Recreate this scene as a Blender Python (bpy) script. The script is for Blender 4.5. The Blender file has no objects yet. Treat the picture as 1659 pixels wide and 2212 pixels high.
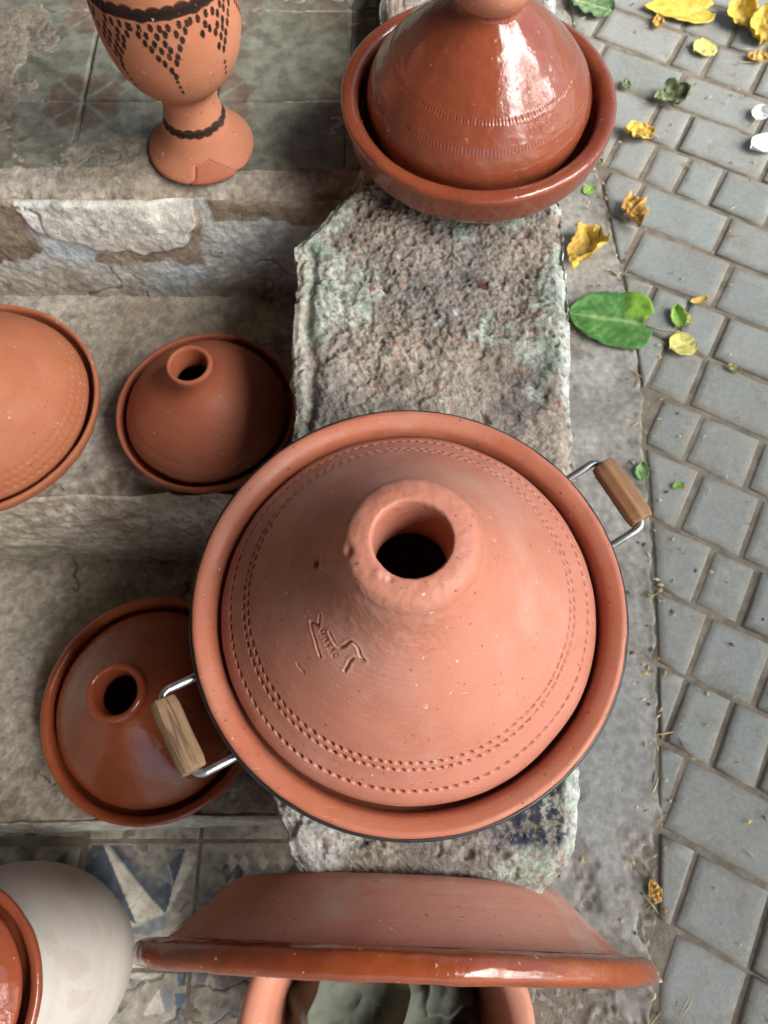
import bpy, bmesh, math, random
import numpy as np
from mathutils import Vector, Matrix

scene = bpy.context.scene
COL = scene.collection
random.seed(7)
RNG = np.random.default_rng(11)

# ------------------------------------------------------------------ camera
CAM_Z, PITCH, FOC = 1.26, math.radians(23.0), 1750.0          # focal length in pixels of a 1659 x 2212 frame
cam_d = bpy.data.cameras.new("camera")
cam_d.sensor_fit = 'HORIZONTAL'; cam_d.sensor_width = 36.0
cam_d.lens = FOC / 1659 * 36.0
cam_d.clip_start = 0.01; cam_d.clip_end = 500
cam_d.dof.use_dof = True; cam_d.dof.focus_distance = 0.60; cam_d.dof.aperture_fstop = 19.0
cam = bpy.data.objects.new("camera", cam_d); COL.objects.link(cam)
cam.location = (0, 0, CAM_Z); cam.rotation_euler = (PITCH, 0, 0)
scene.camera = cam

# ------------------------------------------------------------------ sky and sun
SUN_EL, SUN_AZ = math.radians(37), math.radians(-24)           # azimuth measured from +X towards +Y
world = bpy.data.worlds.new("World"); scene.world = world; world.use_nodes = True
wn = world.node_tree; wn.nodes.clear()
sky = wn.nodes.new('ShaderNodeTexSky'); sky.sky_type = 'NISHITA'; sky.sun_disc = False
sky.sun_elevation = SUN_EL; sky.sun_rotation = math.pi / 2 - SUN_AZ
sky.air_density = 1.0; sky.dust_density = 2.5; sky.ozone_density = 0.6
bg = wn.nodes.new('ShaderNodeBackground'); bg.inputs['Strength'].default_value = 0.105
wo = wn.nodes.new('ShaderNodeOutputWorld')
wn.links.new(sky.outputs[0], bg.inputs[0]); wn.links.new(bg.outputs[0], wo.inputs[0])
sun_d = bpy.data.lights.new("sun", 'SUN'); sun_d.energy = 5.0; sun_d.angle = math.radians(46)
sun_d.color = (1.0, 0.985, 0.96)
sun = bpy.data.objects.new("sun", sun_d); COL.objects.link(sun)
sdir = Vector((math.cos(SUN_EL) * math.cos(SUN_AZ), math.cos(SUN_EL) * math.sin(SUN_AZ), math.sin(SUN_EL)))
sun.rotation_euler = sdir.to_track_quat('Z', 'Y').to_euler()
scene.view_settings.view_transform = 'Standard'; scene.view_settings.look = 'None'
scene.view_settings.gamma = 1.0; scene.view_settings.use_curve_mapping = False
scene.view_settings.exposure = 1.13
scene.render.engine = 'CYCLES'
scene.cycles.use_denoising = True
scene.cycles.max_bounces = 8

# ------------------------------------------------------------------ helpers
def at(px, py, z=0.0):
    """point of the horizontal plane z seen at pixel (px, py) of a 1659 x 2212 frame"""
    u = (px - 829.5) / FOC; v = (1106 - py) / FOC
    dx, dy, dz = u, v * math.cos(PITCH) + math.sin(PITCH), v * math.sin(PITCH) - math.cos(PITCH)
    t = (z - CAM_Z) / dz
    return np.array([dx * t, dy * t, z])

_perm = np.random.default_rng(3).permutation(256); _perm = np.concatenate([_perm, _perm, _perm])
_grad = np.random.default_rng(5).normal(size=(256, 3)); _grad /= np.linalg.norm(_grad, axis=1)[:, None]
_gx, _gy, _gz = [np.ascontiguousarray(_grad[:, i], np.float32) for i in range(3)]
_perm = _perm.astype(np.int32)
def perlin(P):
    P = np.asarray(P, np.float32); sh = P.shape[:-1]; P = P.reshape(-1, 3)
    x, y, z = [np.ascontiguousarray(P[:, i]) for i in range(3)]
    ix, iy, iz = [np.floor(q).astype(np.int32) for q in (x, y, z)]
    x = x - ix; y = y - iy; z = z - iz; ix &= 255; iy &= 255; iz &= 255
    wx, wy, wz = [q * q * q * (q * (q * 6 - 15) + 10) for q in (x, y, z)]
    out = 0
    px0, px1 = _perm[ix], _perm[ix + 1]
    for cx, px in ((0, px0), (1, px1)):
        oy = 0
        for cy in (0, 1):
            py = _perm[px + iy + cy]; gs = []
            for cz in (0, 1):
                h = _perm[py + iz + cz]
                gs.append(_gx[h] * (x - cx) + _gy[h] * (y - cy) + _gz[h] * (z - cz))
            g = gs[0] + (gs[1] - gs[0]) * wz
            oy = oy + g * (wy if cy else 1 - wy)
        out = out + oy * (wx if cx else 1 - wx)
    return (out * 1.6).reshape(sh)
def fbm(P, scale, octv=4, seed=0.0, gain=0.5):
    P = np.asarray(P, float); r = 0; a = 1; f = scale; n = 0
    for k in range(octv):
        r = r + a * perlin(P * f + (seed * 7.13 + k * 3.7)); n += a; a *= gain; f *= 2.03
    return r / n
def smooth(a, b, x):
    t = np.clip((x - a) / (b - a), 0, 1); return t * t * (3 - 2 * t)
def mixc(a, b, m):
    m = np.asarray(m)[..., None]; return np.asarray(a) * (1 - m) + np.asarray(b) * m

def mesh_from(name, V, F4, mat=None, col=None, smooth_sh=True):
    """V (n,3), F4 (m,4) quads (or (m,3) triangles); col (n,3) point colours"""
    V = np.ascontiguousarray(V, np.float32).reshape(-1, 3); F4 = np.ascontiguousarray(F4, np.int32)
    me = bpy.data.meshes.new(name); k = F4.shape[1]
    me.vertices.add(len(V)); me.vertices.foreach_set('co', V.ravel())
    me.loops.add(F4.size); me.loops.foreach_set('vertex_index', F4.ravel())
    me.polygons.add(len(F4)); me.polygons.foreach_set('loop_start', np.arange(0, F4.size, k, dtype=np.int32))
    me.polygons.foreach_set('loop_total', np.full(len(F4), k, np.int32))
    me.polygons.foreach_set('use_smooth', np.full(len(F4), smooth_sh, bool))
    if col is not None:
        ca = me.color_attributes.new('Col', 'FLOAT_COLOR', 'POINT')
        c4 = np.ones((len(V), 4), np.float32); c4[:, :3] = np.asarray(col).reshape(-1, 3)
        ca.data.foreach_set('color', c4.ravel())
    me.update(calc_edges=True); me.validate()
    if mat: me.materials.append(mat)
    return me
def grid_faces(n, m, wrap=False):
    i = np.arange(n - 1)[:, None]; j = np.arange(m if wrap else m - 1)[None, :]
    j2 = (j + 1) % m
    return np.stack([i * m + j, i * m + j2, (i + 1) * m + j2, (i + 1) * m + j], -1).reshape(-1, 4)
def link(name, me, parent=None, loc=None, rot=None):
    o = bpy.data.objects.new(name, me); COL.objects.link(o)
    if parent: o.parent = parent
    if loc is not None: o.location = loc
    if rot is not None: o.rotation_euler = rot
    return o
def empty(name, loc=(0, 0, 0), rot=(0, 0, 0)):
    o = bpy.data.objects.new(name, None); COL.objects.link(o); o.empty_display_size = 0.05
    o.location = loc; o.rotation_euler = rot; return o
def tag(o, label=None, cat=None, group=None, kind=None):
    if label: o['label'] = label
    if cat: o['category'] = cat
    if group: o['group'] = group
    if kind: o['kind'] = kind
    return o

def resample(pts, step, coarse_from=None):
    """smooth (Chaikin) and resample a profile at even arc length; returns points, arc length"""
    P = np.array(pts, float)
    for _ in range(3):
        Q = [P[0]]
        for a, b in zip(P[:-1], P[1:]): Q += [a * .75 + b * .25, a * .25 + b * .75]
        Q.append(P[-1]); P = np.array(Q)
    s = np.concatenate([[0], np.cumsum(np.hypot(*np.diff(P, axis=0).T))])
    n = max(8, int(s[-1] / step)); t = np.linspace(0, s[-1], n)
    if coarse_from is not None:
        m = max(4, int((1 - coarse_from) * s[-1] / (step * 7))); t = np.concatenate([t[t < coarse_from * s[-1]], np.linspace(coarse_from * s[-1], s[-1], m)])
    return np.stack([np.interp(t, s, P[:, 0]), np.interp(t, s, P[:, 1])], -1), t
def lathe(name, prof, mat, step=.002, seg=192, disp=None, colf=None, parent=None, wobble=.0, seed=0., flip=False, coarse=None):
    """turn (r, z) about Z; disp(theta, s, r, z, P) pushes along the normal; colf likewise gives colours"""
    P, s = resample(prof, step, coarse)
    r, z = P.T; n = len(r)
    th = np.linspace(0, 2 * np.pi, seg, endpoint=False)
    dr, dz = np.gradient(r), np.gradient(z); L = np.hypot(dr, dz) + 1e-12
    nr, nz = -dz / L, dr / L                                       # left-hand normal of the profile
    if flip: nr, nz = -nr, -nz
    R, T = np.meshgrid(r, th, indexing='ij'); Z = np.repeat(z[:, None], seg, 1); S_ = np.repeat(s[:, None], seg, 1)
    V = np.stack([R * np.cos(T), R * np.sin(T), Z], -1)
    if wobble:
        w = fbm(V, 9, 2, seed) * wobble
        V[..., 0] *= 1 + w; V[..., 1] *= 1 + w
    if disp is not None:
        d = disp(T, S_, R, Z, V)
        V[..., 0] += d * nr[:, None] * np.cos(T); V[..., 1] += d * nr[:, None] * np.sin(T); V[..., 2] += d * nz[:, None]
    c = colf(T, S_, R, Z, V) if colf is not None else None
    F = grid_faces(n, seg, True)
    if flip: F = F[:, ::-1]
    return link(name, mesh_from(name, V.reshape(-1, 3), F, mat, c), parent)

def tube(name, pts, rad, mat, seg=10, parent=None, radf=None):
    P = np.array(pts, float); n = len(P)
    T = np.gradient(P, axis=0); T /= np.linalg.norm(T, axis=1)[:, None]
    up = np.array([0, 0, 1.0]) if abs(T[0][2]) < .9 else np.array([1.0, 0, 0])
    N = np.cross(T[0], up); N /= np.linalg.norm(N)
    V = []
    for k in range(n):
        N = N - T[k] * N.dot(T[k]); N /= np.linalg.norm(N); B = np.cross(T[k], N)
        rr = rad if radf is None else radf(k / (n - 1))
        a = np.linspace(0, 2 * np.pi, seg, endpoint=False)
        V.append(P[k] + rr * (np.cos(a)[:, None] * N + np.sin(a)[:, None] * B))
    V = np.concatenate(V); F = grid_faces(n, seg, True)[:, ::-1]
    # caps as fans
    V = np.concatenate([V, P[:1], P[-1:]]); a = np.arange(seg); b = (a + 1) % seg; c0 = n * seg
    cap = np.stack([np.full(seg, c0), a, b, b], -1); cap2 = np.stack([np.full(seg, c0 + 1), (n - 1) * seg + b, (n - 1) * seg + a, (n - 1) * seg + a], -1)
    me = bpy.data.meshes.new(name)
    faces = [tuple(map(int, f)) for f in F] + [tuple(map(int, f[:3])) for f in cap] + [tuple(map(int, f[:3])) for f in cap2]
    me.from_pydata([tuple(v) for v in V], [], faces); me.materials.append(mat)
    for p in me.polygons: p.use_smooth = len(p.vertices) == 4
    return link(name, me, parent)

# ------------------------------------------------------------------ materials
class NT:
    def __init__(s, name):
        s.m = bpy.data.materials.new(name); s.m.use_nodes = True; s.t = s.m.node_tree
        s.t.nodes.clear(); s.out = s.n('ShaderNodeOutputMaterial'); s.b = s.n('ShaderNodeBsdfPrincipled')
        s.l(s.b.outputs[0], s.out.inputs[0]); s.tc = s.n('ShaderNodeTexCoord')
        s.oi = s.n('ShaderNodeObjectInfo')
    def n(s, t, **k):
        x = s.t.nodes.new(t)
        for a, v in k.items(): setattr(x, a, v)
        return x
    def l(s, a, b): s.t.links.new(a, b)
    def coord(s, stretch=(1, 1, 1), jitter=False):
        mp = s.n('ShaderNodeMapping'); s.l(s.tc.outputs['Object'], mp.inputs[0]); mp.inputs['Scale'].default_value = stretch
        if jitter:
            cb = s.n('ShaderNodeVectorMath', operation='SCALE'); cb.inputs[0].default_value = (13.1, 7.7, 3.3)
            s.l(s.oi.outputs['Random'], cb.inputs['Scale']); s.l(cb.outputs[0], mp.inputs['Location'])
        return mp.outputs[0]
    def noise(s, scale, detail=4, rough=.55, co=None, dist=0):
        x = s.n('ShaderNodeTexNoise'); x.inputs['Scale'].default_value = scale; x.inputs['Detail'].default_value = detail
        x.inputs['Roughness'].default_value = rough; x.inputs['Distortion'].default_value = dist
        s.l(co if co is not None else s.tc.outputs['Object'], x.inputs['Vector']); return x.outputs['Fac']
    def ramp(s, fac, a, b, v0=0., v1=1.):
        x = s.n('ShaderNodeMapRange', interpolation_type='SMOOTHSTEP'); s.l(fac, x.inputs[0])
        for i, v in zip((1, 2, 3, 4), (a, b, v0, v1)): x.inputs[i].default_value = v
        return x.outputs[0]
    def mix(s, fac, a, b, mode='MIX'):
        x = s.n('ShaderNodeMix', data_type='RGBA', blend_type=mode)
        for v, i in ((fac, 0), (a, 6), (b, 7)):
            if isinstance(v, (int, float)): x.inputs[i].default_value = v
            elif isinstance(v, tuple): x.inputs[i].default_value = (*v, 1)
            else: s.l(v, x.inputs[i])
        return x.outputs[2]
    def mul(s, a, b):
        x = s.n('ShaderNodeMath', operation='MULTIPLY')
        for v, i in ((a, 0), (b, 1)):
            if isinstance(v, (int, float)): x.inputs[i].default_value = v
            else: s.l(v, x.inputs[i])
        return x.outputs[0]
    def bump(s, h, dist, strength=1., prev=None):
        x = s.n('ShaderNodeBump'); x.inputs['Distance'].default_value = dist; x.inputs['Strength'].default_value = strength
        s.l(h, x.inputs['Height'])
        if prev is not None: s.l(prev, x.inputs['Normal'])
        return x.outputs[0]
    def attr(s, name='Col'):
        x = s.n('ShaderNodeAttribute', attribute_name=name); return x.outputs['Color']
    def fin(s, color, rough=.8, spec=.3, normal=None, **k):
        def put(key, v):
            if isinstance(v, (int, float)): s.b.inputs[key].default_value = v
            elif isinstance(v, tuple): s.b.inputs[key].default_value = (*v, 1)
            else: s.l(v, s.b.inputs[key])
        put('Base Color', color); put('Roughness', rough); put('Specular IOR Level', spec)
        for a, v in k.items(): put(a, v)
        if normal is not None: s.l(normal, s.b.inputs['Normal'])
        return s.m

def clay(name, base, pale, deep, rough=.72, spec=.25, attr=False, ring=True, dust=.25):
    """unglazed fired clay: cloudy colour, throwing lines, pits, pale crumbs"""
    t = NT(name); co = t.coord(jitter=True)
    c = t.mix(t.ramp(t.noise(7, 5, .6, co), .35, .68), base, pale)
    c = t.mix(t.ramp(t.noise(19, 4, .6, co, .4), .52, .72, 0, .35), c, deep)
    if attr:
        c = t.mix(1.0, c, t.attr(), 'MULTIPLY')
    c = t.mix(t.ramp(t.noise(260, 2, .5, co), .68, .74, 0, .8), c, tuple(x * .25 for x in base))          # dark pits
    c = t.mix(t.ramp(t.noise(120, 3, .5, co), .71, .75, 0, .8), c, (.62, .52, .45))                     # lime crumbs
    scr = t.noise(60, 2, .5, t.coord((1, 14, 3), True), .5)
    c = t.mix(t.ramp(scr, .70, .75, 0, .35), c, (.68, .47, .36))                                        # scuffs
    c = t.mix(t.ramp(t.noise(11, 6, .7, co), .46, .74, 0, dust), c, (.53, .42, .35))
    if ring: c = t.mix(t.ramp(t.noise(1.0, 4, .65, t.coord((3, 3, 260))), .48, .66, 0, .14), c, deep)
    nm = t.bump(t.noise(420, 3, .6, co), .0006, .35)
    if ring: nm = t.bump(t.noise(1.0, 3, .6, t.coord((4, 4, 420))), .0010, .35, nm)
    nm = t.bump(t.noise(30, 3, .5, co), .002, .25, nm)
    return t.fin(c, t.ramp(t.noise(25, 3, .5, co), .3, .7, rough - .1, rough + .12), spec, nm)
def glaze(name, base, deep, rough=.16, spots=.5, clayc=(.42, .17, .10)):
    t = NT(name); co = t.coord(jitter=True)
    c = t.mix(t.ramp(t.noise(6, 4, .6, co), .35, .7), base, deep)
    c = t.mix(t.ramp(t.noise(160, 2, .5, co), .70, .74, 0, spots), c, (.55, .32, .18))
    c = t.mix(t.ramp(t.noise(14, 6, .7, co, .6), .66, .72, 0, .6), c, clayc)
    nm = t.bump(t.noise(34, 2, .5, co), .005, .5)
    nm = t.bump(t.noise(75, 3, .6, co), .0014, .35, nm)
    nm = t.bump(t.noise(300, 2, .5, co), .0004, .25, nm)
    rg = t.ramp(t.noise(9, 5, .65, co), .35, .75, rough, rough + .22)
    return t.fin(c, rg, .5, nm, **{'Coat Weight': .35, 'Coat Roughness': .06})
def plain(name, col, rough, spec=.3, metal=0., var=.15, scale=40, bumpd=.0005):
    t = NT(name); co = t.coord(jitter=True)
    c = t.mix(t.ramp(t.noise(scale, 4, .6, co), .3, .7), tuple(x * (1 - var) for x in col), tuple(min(1, x * (1 + var)) for x in col))
    return t.fin(c, rough, spec, t.bump(t.noise(scale * 4, 3, .6, co), bumpd, .4), Metallic=metal)
def vcol(name, rough=.85, spec=.2, scale=70, var=.3, bumps=((300, .001, .5),), rv=.1, jit=True, extra=None):
    t = NT(name); co = t.coord(jitter=jit)
    n = t.ramp(t.noise(scale, 6, .65, co), .3, .72, 1 - var, 1 + var * .6)
    cb = t.n('ShaderNodeCombineColor'); [t.l(n, cb.inputs[i]) for i in range(3)]
    c = t.mix(1.0, t.attr(), cb.outputs[0], 'MULTIPLY')
    if extra: c = extra(t, c, co)
    nm = None
    for sc, d, st in bumps: nm = t.bump(t.noise(sc, 5, .62, co), d, st, nm)
    return t.fin(c, t.ramp(t.noise(17, 3, .5, co), .3, .7, rough - rv, min(1, rough + rv)), spec, nm)

M = {}
M['big'] = clay('clay_pink', (.45, .170, .110), (.495, .200, .138), (.40, .138, .084), .55, .45, dust=.32)
M['dish'] = clay('clay_dish', (.44, .140, .076), (.47, .168, .098), (.37, .108, .056), .48, .5, dust=.2)
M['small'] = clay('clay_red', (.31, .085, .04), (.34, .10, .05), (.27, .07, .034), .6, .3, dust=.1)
M['vase'] = clay('clay_vase', (.46, .178, .094), (.50, .205, .115), (.41, .145, .075), .7, .25, attr=True, dust=.1)
M['bowl'] = clay('clay_bowl', (.50, .21, .145), (.54, .26, .19), (.42, .15, .095), .7, .25, dust=.75)
M['pot'] = clay('clay_pot', (.50, .20, .125), (.55, .24, .16), (.45, .17, .10), .72, .25, dust=.15)
M['glz'] = glaze('glaze_brown', (.25, .062, .029), (.195, .046, .022), .06)
M['glz2'] = glaze('glaze_red', (.42, .105, .042), (.33, .075, .03), .18, .3)
M['glz3'] = glaze('glaze_amber', (.31, .07, .02), (.17, .035, .014), .16, .9)
M['cap'] = vcol('rough_stone', .95, .1, 160, .38, ((260, .003, .9), (700, .0012, .8)), extra=lambda t, c, co: t.mix(t.ramp(t.noise(420, 3, .6, co), .66, .72, 0, .5), t.mix(t.ramp(t.noise(300, 3, .6, co), .64, .72, 0, .75), c, (.06, .05, .045)), (.55, .51, .46)))
M['step'] = vcol('worn_plaster', .9, .12, 75, .34, ((110, .004, .7), (420, .0012, .8)), extra=lambda t, c, co: t.mix(t.ramp(t.noise(210, 4, .65, co), .62, .70, 0, .55), t.mix(t.ramp(t.noise(90, 5, .7, co), .60, .70, 0, .6), c, (.10, .08, .06)), (.50, .46, .40)))
M['tile'] = vcol('dirty_cement_tile', .78, .22, 55, .34, ((140, .0012, .5), (500, .0005, .4)))
M['leaf'] = vcol('leaf_blade', .66, .22, 90, .28, ((200, .0010, .6),), extra=lambda t, c, co: t.mix(t.ramp(t.noise(75, 4, .6, co), .64, .72, 0, .55), c, (.22, .15, .06)))
M['wire'] = plain('galvanised_wire', (.46, .48, .48), .38, .5, .9, .2, 150)
M['band'] = plain('black_iron', (.035, .035, .038), .45, .5, .4, .3, 90)
M['cloth'] = plain('grey_green_cloth', (.125, .135, .105), .92, .1, 0, .12, 30, .0004)
M['jar'] = None

# ------------------------------------------------------------------ setting: house front that shades the steps (left of the frame)
def box(name, lo, hi, mat, parent=None, bev=0.01):
    bm = bmesh.new(); bmesh.ops.create_cube(bm, size=1)
    for v in bm.verts: v.co = Vector([(lo[i] + hi[i]) / 2 + v.co[i] * (hi[i] - lo[i]) for i in range(3)])
    if bev: bmesh.ops.bevel(bm, geom=bm.edges[:], offset=bev, segments=2, affect='EDGES')
    me = bpy.data.meshes.new(name); bm.to_mesh(me); bm.free(); me.materials.append(mat)
    return link(name, me, parent)
M['wall'] = plain('grey_plaster', (.16, .14, .12), .9, .1, 0, .25, 3, .002)
M['wood_roof'] = plain('roof_boards', (.12, .085, .055), .8, .2, 0, .3, 6, .002)
tag(box('house_wall', (-1.65, -3.2, 0), (-1.32, 3.4, 3.2), M['wall']), kind='structure')
tag(box('house_back_wall', (-1.318, 2.6, 0), (-.05, 2.9, 3.2), M['wall']), kind='structure')
tag(box('porch_roof', (-1.64, -3.0, 2.30), (.85, 3.2, 2.45), M['wood_roof']), kind='structure')

# the leafy tree beyond the paving that breaks up the light and has shed the leaves
tree = empty('broadleaf_tree', (3.3, -1.1, 0)); tag(tree, 'broadleaf tree with open crown standing beyond the paving', 'tree')
M['bark'] = plain('bark', (.10, .08, .06), .9, .1, 0, .3, 12, .004)
M['green'] = plain('tree_foliage', (.07, .13, .035), .5, .3, 0, .3, 9)
tube('trunk', [(.0, 0, -.02), (.02, .01, .5), (-.03, .04, 1.0), (.0, .05, 1.6), (-.2, .1, 2.2), (-.4, .2, 2.9)], .12, M['bark'], 14, tree, radf=lambda k: .14 - .10 * k)
for q in range(5):
    a_ = q * 1.26 + .4; tube('limb', [(-.02, .04, 1.2 + .15 * q), (.35 * math.cos(a_), .35 * math.sin(a_), 1.6 + .15 * q), (.95 * math.cos(a_), .95 * math.sin(a_), 2.0 + .14 * q)], .05, M['bark'], 9, tree, radf=lambda k: .05 - .038 * k)
rg = np.random.default_rng(21); NL = 4600
ctr = rg.normal(size=(60, 3)); ctr /= np.linalg.norm(ctr, axis=1)[:, None]; ctr *= (rg.random(60) ** .4)[:, None] * np.array([1.5, 1.6, 1.15]); ctr += [-.45, .15, 2.15]
cpos = ctr[rg.integers(0, 60, NL)] + rg.normal(size=(NL, 3)) * .17
ax = rg.normal(size=(NL, 3)); ax[:, 2] *= .5; ax /= np.linalg.norm(ax, axis=1)[:, None]; bx_ = np.cross(ax, rg.normal(size=(NL, 3))); bx_ /= np.linalg.norm(bx_, axis=1)[:, None]
sz = rg.uniform(.04, .075, NL)[:, None]
LV = np.stack([cpos - ax * sz, cpos + bx_ * sz * .55, cpos + ax * sz, cpos - bx_ * sz * .55], 1).reshape(-1, 3)
link('crown', mesh_from('crown', LV, np.arange(NL * 4).reshape(-1, 4), M['green'], None, False), tree)

# ------------------------------------------------------------------ setting: ground sheet, concrete strip, pavers
ROW_A = math.radians(-27.9)
RD = np.array([math.cos(ROW_A), math.sin(ROW_A)]); RN = np.array([-math.sin(ROW_A), math.cos(ROW_A)])
t = NT('sandy_ground'); co = t.coord()
mp = t.n('ShaderNodeMapping'); t.l(t.tc.outputs['Object'], mp.inputs[0]); mp.inputs['Rotation'].default_value = (0, 0, -ROW_A)
br = t.n('ShaderNodeTexBrick'); t.l(mp.outputs[0], br.inputs[0]); br.inputs['Scale'].default_value = 1
br.inputs['Brick Width'].default_value = .13; br.inputs['Row Height'].default_value = .114; br.inputs['Mortar Size'].default_value = .006
br.inputs['Color1'].default_value = (.16, .165, .155, 1); br.inputs['Color2'].default_value = (.2, .205, .19, 1); br.inputs['Mortar'].default_value = (.12, .1, .075, 1)
sand = t.mix(t.ramp(t.noise(35, 5, .6), .3, .7), (.14, .12, .09), (.235, .205, .16))
geo = t.n('ShaderNodeNewGeometry'); ln = t.n('ShaderNodeVectorMath', operation='LENGTH'); t.l(geo.outputs['Position'], ln.inputs[0])
M['ground'] = t.fin(t.mix(t.ramp(ln.outputs['Value'], 2.45, 2.46), sand, br.outputs[0]), .95, .1, t.bump(t.noise(240, 4), .003, .6))
gv = np.array([[-60, -60, -.0040], [60, -60, -.0040], [60, 60, -.0040], [-60, 60, -.0040]])
ground = tag(link('ground', mesh_from('ground', gv, [[0, 1, 2, 3]], M['ground'])), kind='structure')

STRIP = np.array([[.34, -.9], [.345, -.45], [.355, -.206], [.38, -.089], [.407, .094], [.43, .302], [.44, .425], [.451, .54], [.455, .663], [.468, .80], [.470, .856], [.460, 1.025], [.452, 1.162], [.438, 1.296], [.427, 1.522], [.42, 2.4], [.42, 3.4]])
def strip_x(y): return np.interp(y, STRIP[:, 1], STRIP[:, 0])

# concrete strip between parapet and pavers: a rough sheet with a broken edge
ys = np.concatenate([np.arange(-.55, 1.3, .0036), np.arange(1.3, 2.3, .012)]); ws = np.linspace(0, 1, 100)
Yg, Wg = np.meshgrid(ys, ws, indexing='ij')
edge = strip_x(Yg) + .001 + fbm(np.stack([Yg * 0, Yg, Yg * 0 + 2], -1), 26, 4) * .014
Xg = .10 + (edge - .10) * Wg
P = np.stack([Xg, Yg, 0 * Xg], -1)
h = fbm(P, 9, 4, 1) * .004 + fbm(P, 70, 3, 2) * .0016
crumb = np.clip(smooth(.05, .2, fbm(P, 9, 4, 4) + .22 * smooth(.06, -.04, Yg)) * smooth(.35, .1, Yg), 0, 1)          # broken, gravelly stretch near the jar
h = h + crumb * (fbm(P, 75, 4, 6, .65) * .012 - .005)
flat = smooth(.25, .18, np.hypot((Xg - .30) / .5, (Yg - .17) / .9))      # trowelled patch beside the big dish
h = h * (1 - .7 * flat) + .002 * flat
h -= smooth(.985, 1.0, Wg) * .009
V = P.copy(); V[..., 2] = h + .001
n1 = fbm(P, 14, 5, 8); n2 = fbm(P, 50, 3, 9)
c = mixc((.255, .24, .21), (.335, .32, .285), smooth(-.25, .3, n1))
c = mixc(c, (.17, .15, .12), smooth(.06, .3, n2 * .6 + fbm(P, 6, 5, 19, .6)) * .7)
c = mixc(c, (.40, .385, .35), smooth(.12, .3, fbm(P, 10, 5, 20, .6)) * .5)
c = mixc(c, (.30, .305, .29), flat * .7); c = mixc(c, (.25, .225, .185), crumb * .7)
c = mixc(c, (.13, .12, .09), smooth(.93, 1.0, Wg + n2 * .1) * .6)
M['strip'] = vcol('old_concrete', .92, .12, 80, .25, ((220, .002, .5), (700, .0006, .5)))
strip = tag(link('concrete_strip', mesh_from('concrete_strip', V.reshape(-1, 3), grid_faces(*Xg.shape)[:, ::-1], M['strip'], c)), kind='structure')

# pavers
t = NT('grey_paver'); co = t.coord((1, 1, 1), True)
rnd = t.oi.outputs['Random']
c = t.mix(t.ramp(t.noise(5, 5, .6, co), .3, .7), (.192, .212, .196), (.25, .272, .255))
c = t.mix(t.mul(rnd, .6), c, (.255, .25, .225))
c = t.mix(t.ramp(t.noise(24, 5, .65, co), .55, .75, 0, .55), c, (.235, .205, .165))
c = t.mix(t.ramp(t.noise(13, 3, .6, co), .68, .75, 0, .5), c, (.42, .43, .41))
c = t.mix(t.ramp(t.noise(75, 2, .5, co), .72, .76, 0, .8), c, (.06, .06, .05))
c = t.mix(t.ramp(t.noise(9, 6, .72, co, .5), .46, .64, 0, .7), c, (.19, .18, .15))
c = t.mix(t.ramp(t.noise(4, 4, .6, co), .50, .66, 0, .45), c, (.21, .25, .235))
c = t.mix(t.ramp(t.noise(150, 4, .7, co), .35, .65, 0, .25), c, (.40, .40, .37))
fr = t.mul(t.ramp(t.noise(45, 5, .65, co), .30, .62), t.attr()); c = t.mix(t.mul(fr, .75), c, (.205, .175, .13))
nm = t.bump(t.noise(330, 4, .65, co), .0015, .65); nm = t.bump(t.noise(24, 3, .5, co), .004, .35, nm)
M['paver'] = t.fin(c, .86, .2, nm)
ROWS = [1.8309, 1.7148, 1.5979, 1.4815, 1.3686, 1.2569, 1.1341, 1.024, .9085, .7981, .6733, .5613, .4468, .3351, .2171, .1047]
CUTS = [[-.381, -.197, -.122, -.008], [-.341, -.156, .039], [-.171, -.096, .086], [-.21, -.133, -.061, .013, .131], [-.122, .063], [-.084, .102],
        [-.009, .060], [.054, .131], [.087, .165], [.199], [.264, .342], [.296, .405], [.299, .373, .444], [.336], [.396, .507]]
for k in range(3): ROWS.insert(0, ROWS[0] + .116); CUTS.insert(0, [-.40 - .02 * k, -.21])
ROWS += [-.010, -.126, -.242]; CUTS += [[.402], [.42, .53], [.47]]
paving = empty('paving'); tag(paving, kind='structure')
def clip_poly(poly, a, b):
    """keep the part to the right of the line a->b (b farther along +Y)"""
    out = []; nx, ny = (b[1] - a[1]), -(b[0] - a[0]); L = math.hypot(nx, ny); nx /= L; ny /= L
    f = lambda p: (p[0] - a[0]) * nx + (p[1] - a[1]) * ny
    for i in range(len(poly)):
        p, q = poly[i], poly[(i + 1) % len(poly)]; fp, fq = f(p), f(q)
        if fp >= 0: out.append(p)
        if fp * fq < 0:
            s = fp / (fp - fq); out.append((p[0] + (q[0] - p[0]) * s, p[1] + (q[1] - p[1]) * s))
    return out
def inset(poly, d):
    n = len(poly); res = []
    for i in range(n):
        p0, p1, p2 = np.array(poly[i - 1]), np.array(poly[i]), np.array(poly[(i + 1) % n])
        e1 = (p1 - p0) / (np.linalg.norm(p1 - p0) + 1e-9); e2 = (p2 - p1) / (np.linalg.norm(p2 - p1) + 1e-9)
        n1 = np.array([-e1[1], e1[0]]); n2 = np.array([-e2[1], e2[0]]); m = n1 + n2; q = 1 + n1.dot(n2)
        res.append(tuple(p1 + m / max(q, .35) * d))
    return res
def area(poly): return .5 * sum(poly[i - 1][0] * poly[i][1] - poly[i][0] * poly[i - 1][1] for i in range(len(poly)))
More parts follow.
